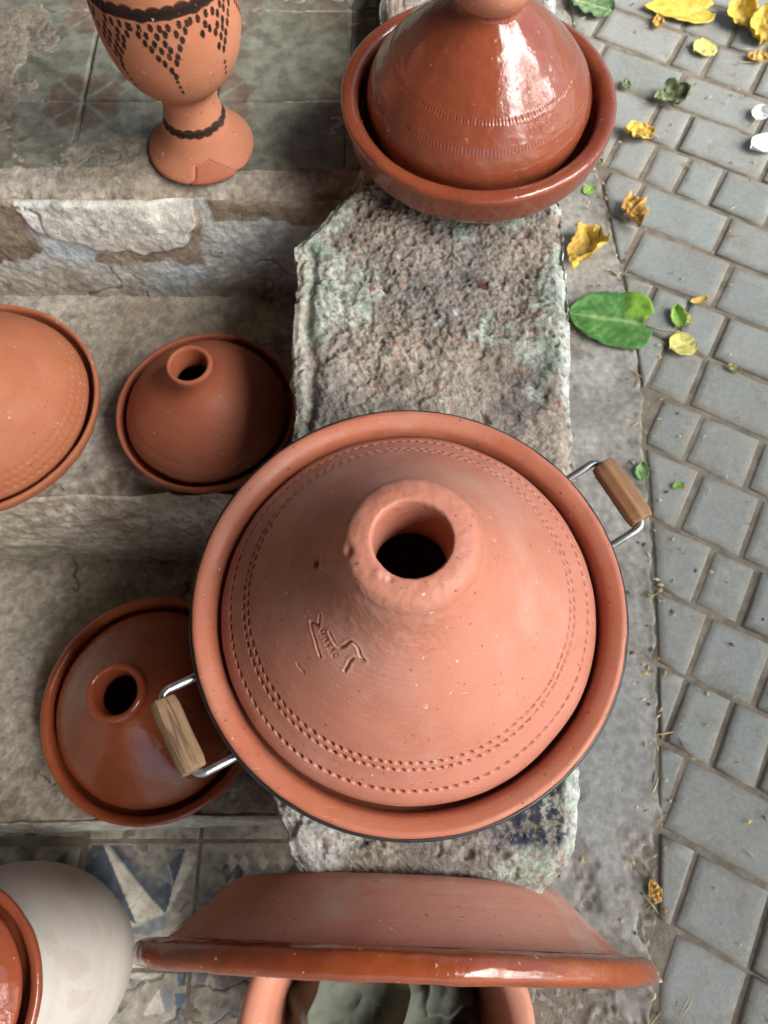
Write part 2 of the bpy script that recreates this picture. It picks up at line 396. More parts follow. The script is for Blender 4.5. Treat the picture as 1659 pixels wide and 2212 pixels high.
def make_paver(u0, u1, v0, v1):
    g = random.uniform(.0025, .0045)
    q = [(u0 + g, v0 + g), (u1 - g, v0 + g), (u1 - g, v1 - g), (u0 + g, v1 - g)]
    # world corners with a little unevenness
    poly = []
    for u, v in q:
        w = RD * (u + random.uniform(-.0018, .0018)) + RN * (v + random.uniform(-.0018, .0018)); poly.append((float(w[0]), float(w[1])))
    ymn, ymx = min(p[1] for p in poly) - .02, max(p[1] for p in poly) + .02
    poly = clip_poly(poly, (float(strip_x(ymn)) + .004, ymn), (float(strip_x(ymx)) + .004, ymx))
    if len(poly) < 3: return
    if area(poly) < 0: poly.reverse()
    if area(poly) < .0016: return
    # subdivide edges so that the arris can be worn unevenly
    fine = []
    for i in range(len(poly)):
        p, q2 = np.array(poly[i]), np.array(poly[(i + 1) % len(poly)]); k = max(1, min(5, int(np.linalg.norm(q2 - p) / .03))) if area(poly) > .004 else 1
        for j in range(k): fine.append(tuple(p + (q2 - p) * j / k + (np.array([random.uniform(-.0012, .0012)] * 2) if j else 0)))
    cx, cy = np.mean(fine, axis=0); dz = random.uniform(-.003, .0015); tx, ty = random.uniform(-.012, .012), random.uniform(-.012, .012)
    zz = lambda p, z: z + dz + (p[0] - cx) * tx + (p[1] - cy) * ty
    n = len(fine); ir = 2 * area(poly) / sum(math.dist(poly[i - 1], poly[i]) for i in range(len(poly))); i1 = inset(fine, min(.0022, ir * .12)); i2 = inset(fine, min(.0045, ir * .25)); i3 = inset(fine, min(.016, ir * .5))
    if area(poly) < .004: i1, i2, i3 = [[(cx + (p[0] - cx) * q_, cy + (p[1] - cy) * q_) for p in fine] for q_ in (.95, .90, .60)]
    V = [(p[0] - cx, p[1] - cy, -.025) for p in fine] + [(p[0] - cx, p[1] - cy, zz(p, -.0050)) for p in fine] + \
        [(p[0] - cx, p[1] - cy, zz(p, -.0016)) for p in i1] + [(p[0] - cx, p[1] - cy, zz(p, .0)) for p in i2] + [(p[0] - cx, p[1] - cy, zz(p, .0003)) for p in i3]
    F = []
    for r in range(4):
        for i in range(n): j = (i + 1) % n; F.append((r * n + i, r * n + j, (r + 1) * n + j, (r + 1) * n + i))
    F.append(tuple(range(4 * n, 5 * n)))
    me = bpy.data.meshes.new('paver'); me.from_pydata(V, [], F); me.materials.append(M['paver'])
    ca = me.color_attributes.new('Col', 'FLOAT_COLOR', 'POINT')
    for i_ in range(5 * n): ca.data[i_].color = ((1, 1, 1, 1) if i_ < 3 * n else (.75, .75, .75, 1) if i_ < 4 * n else (0, 0, 0, 1))
    for p_ in me.polygons: p_.use_smooth = len(p_.vertices) == 4
    link('paver', me, paving, (cx, cy, .0005))
for i in range(len(ROWS) - 1):
    v1, v0 = ROWS[i], ROWS[i + 1]; cuts = sorted(CUTS[i])
    lo, hi = -.62, 1.02
    while cuts[0] > lo: cuts.insert(0, cuts[0] - random.choice((.075, .11, .185, .185)))
    vm = (v0 + v1) / 2; hi = .55 + .20 * max(0, vm) - .469 * vm + .38
    while cuts[-1] < hi: cuts.append(cuts[-1] + random.choice((.075, .11, .185, .185)))
    for a_, b_ in zip(cuts[:-1], cuts[1:]): make_paver(a_, b_, v0, v1)

# ------------------------------------------------------------------ stairs
stairs = empty('stone_steps', (-.5, .3, 0))
tag(stairs, 'worn plastered steps with flaking white risers beside the stone parapet', 'steps')
SX0, SX1 = -1.32, .0
Z2, Z1, Z0 = .16, .37, .54                                      # treads and landing
def riser_y(base, slope, X): return base + slope * (X + .3)
def step_mesh(name, ybase, slope, zlow, zhigh, ydepth, seed, paint, parent, style, rag=.02, brown=((.26, .205, .15), (.42, .345, .26))):
    """sweep riser + worn nosing + tread; colours follow what is painted, chipped or bare"""
    xs = np.concatenate([np.arange(SX0, -.60, .014), np.arange(-.60, -.04, .0019), np.arange(-.04, SX1, .01)])
    hr = zhigh - zlow; r = .010
    prof = [(0, zlow)] + [(0, z) for z in np.arange(zlow + .0024, zhigh - r, .0024)]
    prof += [(r - r * math.cos(a), zhigh - r + r * math.sin(a)) for a in np.linspace(.15, math.pi / 2, 7)]
    prof += [(y, zhigh) for y in np.arange(r + .0024, ydepth, .0024 if ydepth < .41 else .0024)]
    prof = np.array(prof); n = len(prof)
    Xg, Yp = np.meshgrid(xs, prof[:, 0], indexing='xy'); Zp = np.repeat(prof[:, 1][:, None], len(xs), 1)
    Y0 = riser_y(ybase, slope, Xg); Yw = Y0 + Yp
    nz = smooth(0, r, Yp); ny = -(1 - nz)                          # blend of normals
    P = np.stack([Xg, Yw, Zp], -1)
    dn = zhigh - Zp                                                # distance below the tread
    # large unevenness, worn nosing
    d = fbm(P, 6, 3, seed) * .007 + fbm(P, 28, 3, seed + 1) * .0022 + fbm(P, 110, 3, seed + 2, .65) * .0016
    wear = np.exp(-(((Yp) / .03) ** 2)) * np.exp(-((dn / .03) ** 2))
    d = d - wear * (.004 + .012 * smooth(-.1, .35, fbm(P * [1, 0, 0], 8, 3, seed + 3)))
    riser = smooth(.012, .0, Yp)
    # plaster coat that has come off in shards with sharp borders
    wx = fbm(P, 18, 4, seed + 5) * .026 + fbm(P, 70, 2, seed + 15) * .006; wz = fbm(P, 16, 4, seed + 4) * .022 + fbm(P, 60, 2, seed + 16) * .006
    over, chip, slab = style(Xg + wx, Zp + wz, P, dn, riser, seed)
    cr = np.abs(fbm(P, 6.5, 4, seed + 7)); crack = smooth(.014, .004, cr) * smooth(.05, .2, fbm(P, 4, 2, seed + 8) + .1)
    brk = .006 + rag * np.clip(.5 + 1.6 * fbm(P * [1, 0, 0], 7, 5, seed + 17, .6), 0, 1.6)                # where the tread's skim coat has broken back from the nosing
    broke = smooth(.0015, -.0015, Yp - brk) * (1 - riser)
    d = d + over * .0030 - chip * .0035 + slab * .004 - crack * .004 - broke * .0055 - broke * np.abs(fbm(P, 60, 3, seed + 18)) * .006
    V = P.copy(); V[..., 1] += d * ny; V[..., 2] += d * nz
    n1 = fbm(P, 5, 5, seed + 9); n2 = fbm(P, 22, 4, seed + 10); n3 = fbm(P, 70, 3, seed + 11)
    tread = mixc((.29, .245, .19), (.46, .41, .335), smooth(-.25, .35, n1))
    tread = mixc(tread, (.16, .135, .105), smooth(.12, .42, n2) * .6)
    tread = mixc(tread, (.52, .49, .44), smooth(.22, .45, n3 + n1 * .5) * .5)
    pc = mixc(paint[0], paint[1], smooth(-.15, .3, n1 + .35 * (-Xg - .35)))
    pc = mixc(pc, paint[2], smooth(.0, .45, n2 + n1 * .6) * .55)
    pc = mixc(pc, (.20, .165, .125), smooth(.62, .95, (1 - dn / hr) * -1 + 1 + n2 * .25) * .55)        # splash dirt near the tread below
    col = mixc(tread, pc, riser)
    col = mixc(col, mixc(brown[0], brown[1], smooth(-.2, .3, n2)), np.clip(over + chip, 0, 1))
    col = mixc(col, (.68, .655, .58), slab * (1 - np.clip(over, 0, 1)) * smooth(-.4, .1, n2 + .25) * .8)
    col = mixc(col, mixc((.30, .24, .175), (.47, .40, .31), smooth(-.25, .3, n3)), broke * .85)
    lip = smooth(.03, .006, Yp + .012 * n2) * (1 - riser) * smooth(-.05, .25, n1)
    col = mixc(col, (.46, .43, .37), lip * .6)
    col = mixc(col, (.07, .058, .045), crack * .7)
    return link(name, mesh_from(name, V.reshape(-1, 3) - np.array(parent.location), grid_faces(n, len(xs)), M['step'], col), parent)
CREAM = ((.66, .60, .47), (.72, .69, .62), (.50, .41, .28)); BLUE = ((.64, .61, .53), (.58, .68, .74), (.48, .45, .37))
def box2(X, Z, x0, x1, z0, z1, e=.004): return smooth(x0 - e, x0 + e, X) * smooth(x1 + e, x1 - e, X) * smooth(z0 - e, z0 + e, Z) * smooth(z1 + e, z1 - e, Z)
def style_low(X, Z, P, dn, riser, seed):
    z = np.zeros(X.shape); return smooth(.018, .010, dn + X * 0) * riser * .6, z, z
def style_mid(X, Z, P, dn, riser, seed):
    brow = smooth(.235, .255, Z - .03 * fbm(P * [1, 0, 0], 6, 3, seed + 30)) * riser           # crumbling mortar on the upper half
    chip = smooth(.10, .2, fbm(P, 26, 3, seed + 31)) * brow
    return brow * .85, chip * .7, brow * smooth(.0, .2, fbm(P, 14, 3, seed + 32)) * .7
def style_top(X, Z, P, dn, riser, seed):
    lowA = np.interp(X, [-.44, -.42, -.37, -.31, -.27, -.24, -.225], [.53, .497, .475, .460, .455, .468, .53])
    slab = smooth(-.003, .003, Z - lowA) * smooth(-.437, -.430, X) * smooth(-.222, -.229, X)
    dark = box2(X, Z, -.36, -.225, .438, .462) + box2(X, Z, -.256, -.222, .462, .525)         # missing coat round the slab
    left = smooth(-.425, -.433, X) * smooth(np.interp(X, [-.8, -.5, -.43], [.40, .425, .455]) - .003, np.interp(X, [-.8, -.5, -.43], [.40, .425, .455]) + .003, Z)
    lip = smooth(-.21, -.20, X) * smooth(.505, .511, Z)
    brow = np.clip(dark + left + lip, 0, 1) * (1 - slab)
    return brow * riser, brow * .9 * riser, slab * riser
step_mesh('step', .036, .033, -.004, Z2, .40, 1, ((.55, .53, .47), (.66, .65, .60), (.4, .35, .28)), stairs, style_low, .012)
step_mesh('step', .392, .0, Z2 - .004, Z1, .345, 21, CREAM, stairs, style_mid, .045, ((.52, .43, .31), (.74, .66, .53)))
land = step_mesh('landing', .694, -.01, Z1 - .004, Z0 - .0008, .40, 41, BLUE, stairs, style_top, .02)
box('landing_core', (SX0 + .5, 1.08 - .3, 0), (.4, 2.6 - .3, .525), M['wall'], stairs, .004)

# cement tiles: fine grids, the print is a colour per point
TS = .163
def tile_obj(x0, x1, y0, y1, z, colf, parent, seed, off=(0, 0, 0), fine=True):
    q = .0017 if fine else .009; g = .0013; nx = max(6, int((x1 - x0) / q)); ny = max(6, int((y1 - y0) / q))
    xs = np.linspace(x0 + g, x1 - g, nx); ys = np.linspace(y0 + g, y1 - g, ny)
    Xg, Yg = np.meshgrid(xs, ys, indexing='ij'); P = np.stack([Xg, Yg, 0 * Xg + z], -1)
    e = np.minimum(np.minimum(Xg - xs[0], xs[-1] - Xg), np.minimum(Yg - ys[0], ys[-1] - Yg))
    c, dh = colf(P)
    V = P.copy(); tx, ty = random.uniform(-.002, .002), random.uniform(-.002, .002)
    V[..., 2] += fbm(P, 24, 3, seed) * .0010 + dh -   .0010 * smooth(.0022, 0, e + fbm(P, 120, 2, 3) * .001) + (Xg - xs.mean()) * tx + (Yg - ys.mean()) * ty
    V[e <= 1e-9, 2] -= .0030
    return link('tile', mesh_from('tile', (V - np.array(off)).reshape(-1, 3), grid_faces(nx, ny), M['tile'], c), parent)
def land_col(P):
    X, Y = P[..., 0], P[..., 1]
    u = ((X + .37) / TS) % 1 - .5; v = ((Y - .855) / TS) % 1 - .5
    r = np.hypot(u, v); a = np.arctan2(v, u)
    n1 = fbm(P, 16, 4, 60); n2 = fbm(P, 6, 4, 61); n3 = fbm(P, 60, 3, 62)
    base = mixc((.205, .21, .165), (.26, .265, .215), smooth(-.2, .3, n1))
    pet = np.cos(8 * a); wp = .10 + .0 * r
    green = smooth(-.05, .25, pet - .25 + n3 * .4) * smooth(.10, .14, r) * smooth(.40, .34, r)
    hub = smooth(.12, .10, r)
    brown = smooth(.1, .3, np.cos(4 * a + math.pi) - .2 + n3 * .4) * smooth(.40, .44, r) * smooth(.70, .6, r)
    gaps = smooth(.03, .015, np.abs(np.abs(u) - np.abs(v))) * smooth(.3, .4, r)
    gsel = smooth(-.1, .1, fbm(np.floor(P / TS + 50), .7, 1, 3) + .05 + n2 * .2)
    gcol = mixc((.16, .105, .075), (.085, .125, .085), gsel)
    c = mixc(base, gcol, (green * .6 + hub * .5) * smooth(-.45, .1, n2 + .25))
    c = mixc(c, (.175, .115, .08), brown * (1 - gaps) * .8)
    c = mixc(c, (.225, .22, .185), smooth(-.15, .35, n2 - .1 * (X + .2)) * .65)              # grey dust
    c = mixc(c, (.33, .36, .36), smooth(.2, .5, n2 + .5 * (-X - .5)) * .5)
    c = mixc(c, (.10, .085, .06), smooth(.15, .5, n1 - n2 * .4) * .55)
    c = mixc(c, (.115, .105, .075), smooth(-.22, -.1, X + n2 * .06) * .55)                  # shade beside the parapet, darkened into the tile colour
    return c, -.0008 * smooth(.2, .4, n1)
for i in range(-4, 3):
    for j in range(-1, 7):
        x0, y0 = -.37 + i * TS, .855 + j * TS
        x1, y1 = min(x0 + TS, .0), y0 + TS
        y0 = max(y0, .742)
        if x1 - x0 < .02 or x0 < -1.2: continue
        tile_obj(x0, x1, y0, y1, Z0 + .001, land_col, land, i * 3.1 + j, stairs.location, fine=(x1 > -.56 and y0 < 1.05))

floor_root = empty('tiled_floor'); tag(floor_root, kind='structure')
bed = np.array([[-1.32, -1.2, -.0012], [.12, -1.2, -.0012], [.12, .2, -.0012], [-1.32, .2, -.0012]])
link('mortar_bed', mesh_from('mortar_bed', bed, [[0, 1, 2, 3]], M['ground']), floor_root)
R7 = lambda x, y: at((x / 1.475) * .73733, (2400 + y / 1.475) * .73733)[:2]
def polyw(*pts): return np.array([R7(*p) for p in pts])
BEI, DRK, GRY = (.54, .50, .41), (.075, .092, .115), (.22, .24, .25)
FP = [(DRK, polyw((400, 110), (450, 115), (592, 452), (480, 400), (350, 210))),
      (BEI, polyw((445, 105), (590, 452), (712, 412))),
      (DRK, polyw((468, 112), (570, 110), (650, 225), (745, 290), (735, 370), (712, 408))),
      (GRY, polyw((575, 100), (700, 80), (745, 292), (655, 225))),
      (DRK, polyw((712, 125), (800, 130), (752, 285))),
      (BEI, polyw((810, 140), (872, 90), (830, 210), (716, 416), (748, 295))),
      (BEI, polyw((480, 425), (600, 456), (545, 482))),
      (GRY, polyw((545, 485), (715, 418), (722, 470), (630, 505))),
      (BEI, polyw((548, 620), (700, 596), (745, 640), (620, 705))),
      (DRK, polyw((545, 685), (640, 702), (575, 756))),
      (DRK, polyw((520, 780), (560, 790), (510, 845))),
      (BEI, polyw((685, 735), (615, 850), (712, 836))),
      (GRY, polyw((700, 735), (742, 735), (742, 840), (712, 830))),
      ((.10, .14, .18), polyw((762, 648), (812, 648), (800, 722), (772, 722))),
      ((.10, .14, .18), polyw((755, 755), (805, 750), (800, 885), (765, 885))),
      (GRY, polyw((850, 660), (905, 660), (870, 730), (845, 725))), (BEI, polyw((905, 660), (935, 700), (910, 760), (880, 735))),
      (GRY, polyw((935, 668), (990, 672), (965, 725))), (GRY, polyw((910, 795), (1035, 790), (1030, 850), (960, 885), (905, 850)))]
for k, (dx, c_) in enumerate(((975, DRK), (1028, DRK), (1110, GRY), (1195, GRY), (1270, DRK))):
    w_ = 26 if k < 2 else 36
    FP.append((c_, polyw((dx - w_, 232), (dx, 190), (dx + w_, 232), (dx, 272))))
    FP.append((BEI, polyw((dx + 4, 186), (dx + 28, 150), (dx + 52, 186), (dx + 28, 226))))
for k in range(6):
    FP.append((GRY, polyw((880 + k * 52, 330), (905 + k * 52, 295), (930 + k * 52, 330), (905 + k * 52, 368))))
def inpoly(X, Y, poly):
    ins = np.zeros(X.shape, bool)
    for i in range(len(poly)):
        (x1, y1), (x2, y2) = poly[i - 1], poly[i]
        c_ = ((y1 > Y) != (y2 > Y)) & (X < (x2 - x1) * (Y - y1) / (y2 - y1 + 1e-12) + x1); ins ^= c_
    return ins
def floor_col(P):
    n1 = fbm(P, 14, 4, 70); n2 = fbm(P, 45, 3, 71); n3 = fbm(P, 110, 2, 72)
    X = P[..., 0] + n3 * .0005; Y = P[..., 1] + n2 * .0012
    c = mixc((.29, .265, .22), (.39, .36, .30), smooth(-.25, .3, n1))
    vx = P[..., 0]
    # away from the traced star the print goes on as a regular compass pattern
    u = ((vx + .265) / TS) % 1 - .5; v = ((P[..., 1] - .02) / TS) % 1 - .5
    a = np.arctan2(v, u); r = np.hypot(u, v)
    star = ((np.abs(((a / (math.pi / 4)) % 1) - .5) * 2) > r * 1.3) & (r < .5)
    far = (vx < -.42) | (P[..., 1] < -.215) | (vx > -.06)
    c = np.where((star & far)[..., None], np.array(DRK), c)
    for col_, poly in FP: c = np.where(inpoly(X, Y, poly)[..., None], np.array(col_), c)
    dirt = smooth(.02, .35, n1 + n2 * .4)
    c = mixc(c, (.31, .27, .215), dirt * .7)
    c = mixc(c, (.12, .10, .075), smooth(.2, .45, n2) * .5)
    cr = smooth(.02, .006, np.abs(fbm(P, 11, 4, 75))) * smooth(-.02, -.10, P[..., 1])
    c = mixc(c, (.14, .11, .08), cr * .7)
    return c, -.002 * cr - .0012 * smooth(.1, .35, n1)
for i in range(-4, 3):
    for j in range(-4, 2):
        x0, y0 = -.265 + i * TS, .02 + j * TS
        if x0 < -.95: continue
        tile_obj(x0, min(x0 + TS, .11), y0, min(y0 + TS, .06), .0, floor_col, floor_root, i + j * 2.3, fine=(x0 > -.48 and x0 < 0 and y0 > -.38))

# ------------------------------------------------------------------ parapet
par = empty('stone_parapet', (.05, .5, 0))
tag(par, 'rough stone parapet with peeling mint green paint carrying two tagines', 'parapet')
SLOPE = math.tan(math.radians(4.2))
def par_z(y): return .552 + SLOPE * (np.clip(y, -.1, .72) + .03)
def par_xl(y): return np.interp(y, [-.03, -.015, .0, .02, .045, .40, .585, .600, .625, .655, .69, 1.0, 2.0], [-.030, -.060, -.076, -.084, -.089, -.087, -.090, -.076, -.056, -.034, -.024, .0, .02])
def par_xr(y): return np.interp(y, [-.03, -.015, .0, .02, .07, .37, .64, 1.0, 2.0], [.128, .142, .152, .157, .162, .181, .188, .214, .25])
ys = np.concatenate([np.arange(-.030, .085, .0013), np.arange(.085, .30, .006), np.arange(.30, .665, .0013), np.arange(.665, 2.0, .008)])
r = .010; nw = 185; hs = .105
# cross-section: down-left side -> rounded edge -> top -> rounded edge -> right side
cs = [(0., -hs + k * .006, 'l') for k in range(int((hs - r) / .006))] + [(0., -r * (1 - math.sin(a)), 'l') for a in np.linspace(0, math.pi / 2, 5)[1:]]
top = [(k, 0., 't') for k in np.linspace(0, 1, nw)]
csL = np.array([[0, z] for _, z, _ in cs]); nL = len(csL)
rows = []
tW = np.concatenate([np.zeros(nL), np.linspace(0, 1, nw), np.ones(nL)]); tZ = np.concatenate([csL[:, 1], np.zeros(nw), csL[::-1, 1]])
side = np.concatenate([np.linspace(1, .6, nL), np.zeros(nw), np.linspace(.6, 1, nL)])
Yg, Tg = np.meshgrid(ys, tW, indexing='ij'); Zg = np.repeat(tZ[None], len(ys), 0); Sd = np.repeat(side[None], len(ys), 0)
Py = np.stack([Yg * 0 + 1, Yg, Tg * 3], -1)
xl = par_xl(Yg) + fbm(Py * [0, 1, 0], 13, 4, 80) * .010 + fbm(np.stack([Zg * 0, Yg, Zg], -1), 40, 3, 81) * .004
xr = par_xr(Yg) + fbm(Py * [0, 1, 0] + 9, 11, 4, 82) * .006 + fbm(np.stack([Zg * 0 + 3, Yg, Zg], -1), 40, 2, 83) * .0012
Xg = xl + (xr - xl) * Tg
Zw = par_z(Yg) + Zg
# round the front end over
P = np.stack([Xg, Yg, Zw], -1)
e_in = np.minimum(np.minimum(Xg - xl, xr - Xg), Yg + .03 + fbm(P * [1, 0, 0], 12, 3, 84) * .012)
edge_drop = -.010 * smooth(.014, 0, e_in)
warp = np.stack([fbm(P, 60, 2, 101), fbm(P, 60, 2, 102), fbm(P, 60, 2, 103)], -1) * .004
pits = fbm(P + warp, 150, 3, 85, .7); pits2 = fbm(P + warp, 330, 2, 86); lump = fbm(P, 26, 3, 87); big = fbm(P, 7, 3, 88)
green_n = fbm(P, 10, 4, 90) + .25 * fbm(P, 50, 3, 91)
near_edge = smooth(.075, .0, xr - Xg) * .35 + smooth(.06, .005, Xg - xl) * .28 + smooth(.07, .01, Yg + .03) * .15 + .32 * smooth(.06, .11, Xg) * smooth(.09, .03, Yg) + .06
paint = smooth(.17, .27, green_n + near_edge - .08)
terr = fbm(P * [1.3, .8, 1], 9, 3, 105); terr = np.floor(terr * 6) / 6 + smooth(.7, 1.0, (terr * 6) % 1) / 6
rough_m = .45 + .75 * smooth(-.2, .25, fbm(P, 8, 3, 106))
holes = smooth(.18, .42, fbm(P + warp, 48, 3, 104, .6))
dh = lump * .0045 + big * .007 + terr * .012 + (np.minimum(pits, .12) * .0060 + pits2 * .0020) * (1 - .5 * paint) * rough_m + paint * .0010 - holes * .0045
# plaster lip along the left edge, proud of a groove
gx = Xg - xl - .016 - .010 * fbm(P * [0, 1, 0], 9, 3, 92)
groove = np.exp(-(gx / .006) ** 2) * smooth(.60, .57, Yg) * smooth(.16, .30, Yg + big * .3)
dh = dh - groove * .010 + smooth(.013, .006, Xg - xl) * smooth(.58, .52, Yg) * .003
topm = 1 - Sd
V = P.copy(); V[..., 2] += np.where(Sd > 0, 0, dh + edge_drop) + np.where(Sd > 0, -.010, 0)
sgn = np.where(Tg < .5, -1, 1); V[..., 0] += np.where(Sd > 0, sgn * (lump * .006 + pits * .004), 0)
front = smooth(.012, -.030, Yg)
V[..., 2] -= front ** 2 * .022 * np.where(Sd > 0, 1 + Zg / hs, 1)
stone = mixc((.255, .215, .175), (.42, .365, .305), smooth(-.4, .4, pits * .8 + lump * .8 + big * .6))
stone = mixc(stone, (.44, .385, .32), smooth(.02, .16, fbm(P, 5.5, 4, 107)) * .55)
stone = mixc(stone, (.23, .215, .20), smooth(.06, .16, fbm(P, 9, 5, 108)) * .5)
stone = mixc(stone, (.30, .235, .185), smooth(.1, .4, fbm(P, 6, 4, 93)) * .5)
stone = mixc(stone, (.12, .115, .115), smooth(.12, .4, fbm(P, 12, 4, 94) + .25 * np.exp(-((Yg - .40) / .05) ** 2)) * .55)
mint = mixc((.33, .44, .36), (.60, .66, .59), smooth(-.2, .35, fbm(P, 38, 4, 95) + .2 * smooth(.03, 0, xr - Xg)))
col = mixc(stone, mint, paint * smooth(-.30, .02, pits + .1 * lump) * .68)
col = mixc(col, (.66, .70, .66), smooth(.007, .002, xr - Xg + .004 * pits2) * smooth(-.1, .15, green_n + .1) * .8)
col = mixc(col, (.47, .45, .38), smooth(.016, .009, Xg - xl + .003 * lump) * smooth(.60, .57, Yg) * .8)
dkn = fbm(P, 30, 3, 96)
col = mixc(col, (.035, .04, .07), smooth(.034, .02, np.hypot((Xg - .118) / 1.15, (Yg - .028)) + dkn * .02) * smooth(-.1, .12, pits + .05) * .95)
col = mixc(col, (.58, .57, .53), smooth(.040, .022, np.hypot((Xg + .056), (Yg - .012)) + dkn * .02) * .9)
for (px, py, rad, cc) in ((1040, 628, .0075, (.10, .03, .03)), (805, 633, .004, (.45, .07, .10)), (983, 690, .007, (.55, .57, .6)), (945, 700, .005, (.5, .53, .56)), (1013, 738, .005, (.5, .52, .55)), (1160, 690, .004, (.4, .08, .09))):
    w = at(px, py, .585)
    col = mixc(col, cc, smooth(rad, rad * .45, np.hypot(Xg - w[0], Yg - w[1]) + dkn * .005) * .9)
rust = smooth(.50, .54, fbm(P, 75, 2, 97) + .12 * smooth(.1, .0, np.abs(Yg - .45)))
col = mixc(col, (.42, .15, .07), rust * .35)
n_, m_ = Xg.shape
F = grid_faces(n_, m_)[:, ::-1]
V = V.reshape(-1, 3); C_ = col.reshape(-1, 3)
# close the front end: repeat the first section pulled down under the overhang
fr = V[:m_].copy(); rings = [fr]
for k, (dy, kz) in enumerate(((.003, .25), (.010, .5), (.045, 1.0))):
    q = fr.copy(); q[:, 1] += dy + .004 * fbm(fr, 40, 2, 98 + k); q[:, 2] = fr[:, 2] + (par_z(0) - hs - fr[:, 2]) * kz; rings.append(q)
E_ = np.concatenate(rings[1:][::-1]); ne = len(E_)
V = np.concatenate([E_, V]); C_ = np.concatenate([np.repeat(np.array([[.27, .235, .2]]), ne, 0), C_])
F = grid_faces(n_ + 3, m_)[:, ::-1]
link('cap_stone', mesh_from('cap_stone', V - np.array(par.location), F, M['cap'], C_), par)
bm = bmesh.new()
pts = [(-.062, .035), (.135, .035), (.165, .4), (.175, .64), (.23, 2.0), (.03, 2.0), (.0, .7), (-.06, .52)]
lo = [bm.verts.new((x - .05, y - .5, -.02)) for x, y in pts]; hi = [bm.verts.new((x - .05, y - .5, .47 + .02 * (y > .3))) for x, y in pts]
for i in range(len(pts)): j = (i + 1) % len(pts); bm.faces.new((lo[i], lo[j], hi[j], hi[i]))
bm.faces.new(hi)
me = bpy.data.meshes.new('wall_base'); bm.to_mesh(me); bm.free(); me.materials.append(M['wall']); link('wall_base', me, par)

# ------------------------------------------------------------------ tagines
def teeth_ring(T, S_, s0, w, count, depth, duty=.6, ph=0., slant=0.):
    a = (T / (2 * np.pi) * count + ph + (S_ - s0) * slant) % 1
    m = smooth(0, .10, a) * smooth(duty + .10, duty, a)
    return -depth * m * np.exp(-(np.abs(S_ - s0) / w) ** 6)
def arc_at(prof, step, r0=None, z0=None):
    P, s = resample(prof, step)
    top_ = int(np.argmax(P[:, 1])); k = np.argmin(np.abs(P[:top_, 1] - z0)); return s[k]

# --- the large matte tagine in its wire carrier
TILT = math.radians(3.0)
BC = (.0200, .1855, float(par_z(.188)) + .003)
big_t = empty('tagine', BC, (TILT, math.radians(-.8), 0))
tag(big_t, 'large matte terracotta tagine with punched dash rings and two wooden wire handles', 'tagine')
dish_prof = [(0.0, .0), (.095, .0), (.112, .004), (.135, .024), (.154, .046), (.1625, .058), (.1664, .0665), (.1664, .0730), (.1650, .0752), (.1625, .0752), (.1560, .0728), (.1520, .0700), (.1505, .0655), (.1490, .0590), (.1480, .0450), (.138, .036), (.12, .026), (.09, .018), (.0, .016)]
LZ = .062
lid_prof = [(.1330, LZ - .024), (.1370, LZ - .022), (.1405, LZ - .010), (.1445, LZ - .006), (.1452, LZ), (.1440, LZ + .005), (.1395, LZ + .013), (.1335, LZ + .020), (.1235, LZ + .0325), (.1120, LZ + .0485), (.098, LZ + .0670), (.084, LZ + .0860), (.070, LZ + .1052), (.0605, LZ + .1200), (.0545, LZ + .1320), (.0505, LZ + .1425), (.0480, LZ + .1515), (.0460, LZ + .1590), (.0432, LZ + .1650), (.0418, LZ + .1715), (.0388, LZ + .1760), (.0350, LZ + .1782), (.0300, LZ + .1795), (.0258, LZ + .1800), (.0243, LZ + .1795), (.0232, LZ + .1770), (.0230, LZ + .170), (.0228, LZ + .150), (.0225, LZ + .125), (.028, LZ + .102), (.04, LZ + .086), (.08, LZ + .058), (.125, LZ + .015), (.138, LZ - .004)]
dish_prof = [(r_ * 1.027, z_) for r_, z_ in dish_prof]; lid_prof = [(r_ * (1 + .030 * min(1, r_ / .12)), z_) for r_, z_ in lid_prof]
LSTEP = .00078
rings = [(arc_at(lid_prof, LSTEP, z0=LZ + .0185), 112, .0016, .0), (arc_at(lid_prof, LSTEP, z0=LZ + .0355), 108, .0021, .25), (arc_at(lid_prof, LSTEP, z0=LZ + .0415), 104, .0024, .6)]
# the stamp: a bird-like outline and letters, traced on the tangent plane of the cone
RX = Matrix.Rotation(TILT, 3, 'X')
def lid_ray(px, py):
    """where the line of sight through a pixel meets the lid's cone, in the tagine's own frame"""
    u = (px - 829.5) / FOC; v = (1106 - py) / FOC
    d = Vector((u, v * math.cos(PITCH) + math.sin(PITCH), v * math.sin(PITCH) - math.cos(PITCH)))
    o = RX.transposed() @ (Vector((0, 0, CAM_Z)) - Vector(BC)); d = RX.transposed() @ d
    Pp, _ = resample(lid_prof, .002); kmax = int(np.argmax(Pp[:, 1])); Pp = Pp[:kmax]
    for tt in np.arange(.3, .8, .0004):
        p = o + d * tt
        if p.z < np.interp(-math.hypot(p.x, p.y), -Pp[:, 0], Pp[:, 1]): return np.array(p)
    return np.array(p)
ZS = lambda x, y: lid_ray((850 + x / 5.53) * .73733, (1750 + y / 5.53) * .73733)
strokes = [[(545, 285), (525, 450), (390, 385), (440, 600), (480, 720), (500, 830), (540, 950)],
           [(700, 560), (740, 680), (800, 770), (870, 810), (930, 790), (1000, 730), (1050, 715), (1110, 760), (1170, 850), (1190, 950), (1255, 1025), (1190, 1015), (1080, 990), (1020, 1030), (980, 1120), (930, 1190)]]
def letter(cx, cy, segs, sz=46):
    b = np.array([.50, .866]); u_ = np.array([.866, -.50])                 # text runs down to the right, its top to the upper right
    return [[tuple(np.array([cx, cy]) + b * (x * sz) + u_ * (y * sz)) for x, y in s] for s in segs]
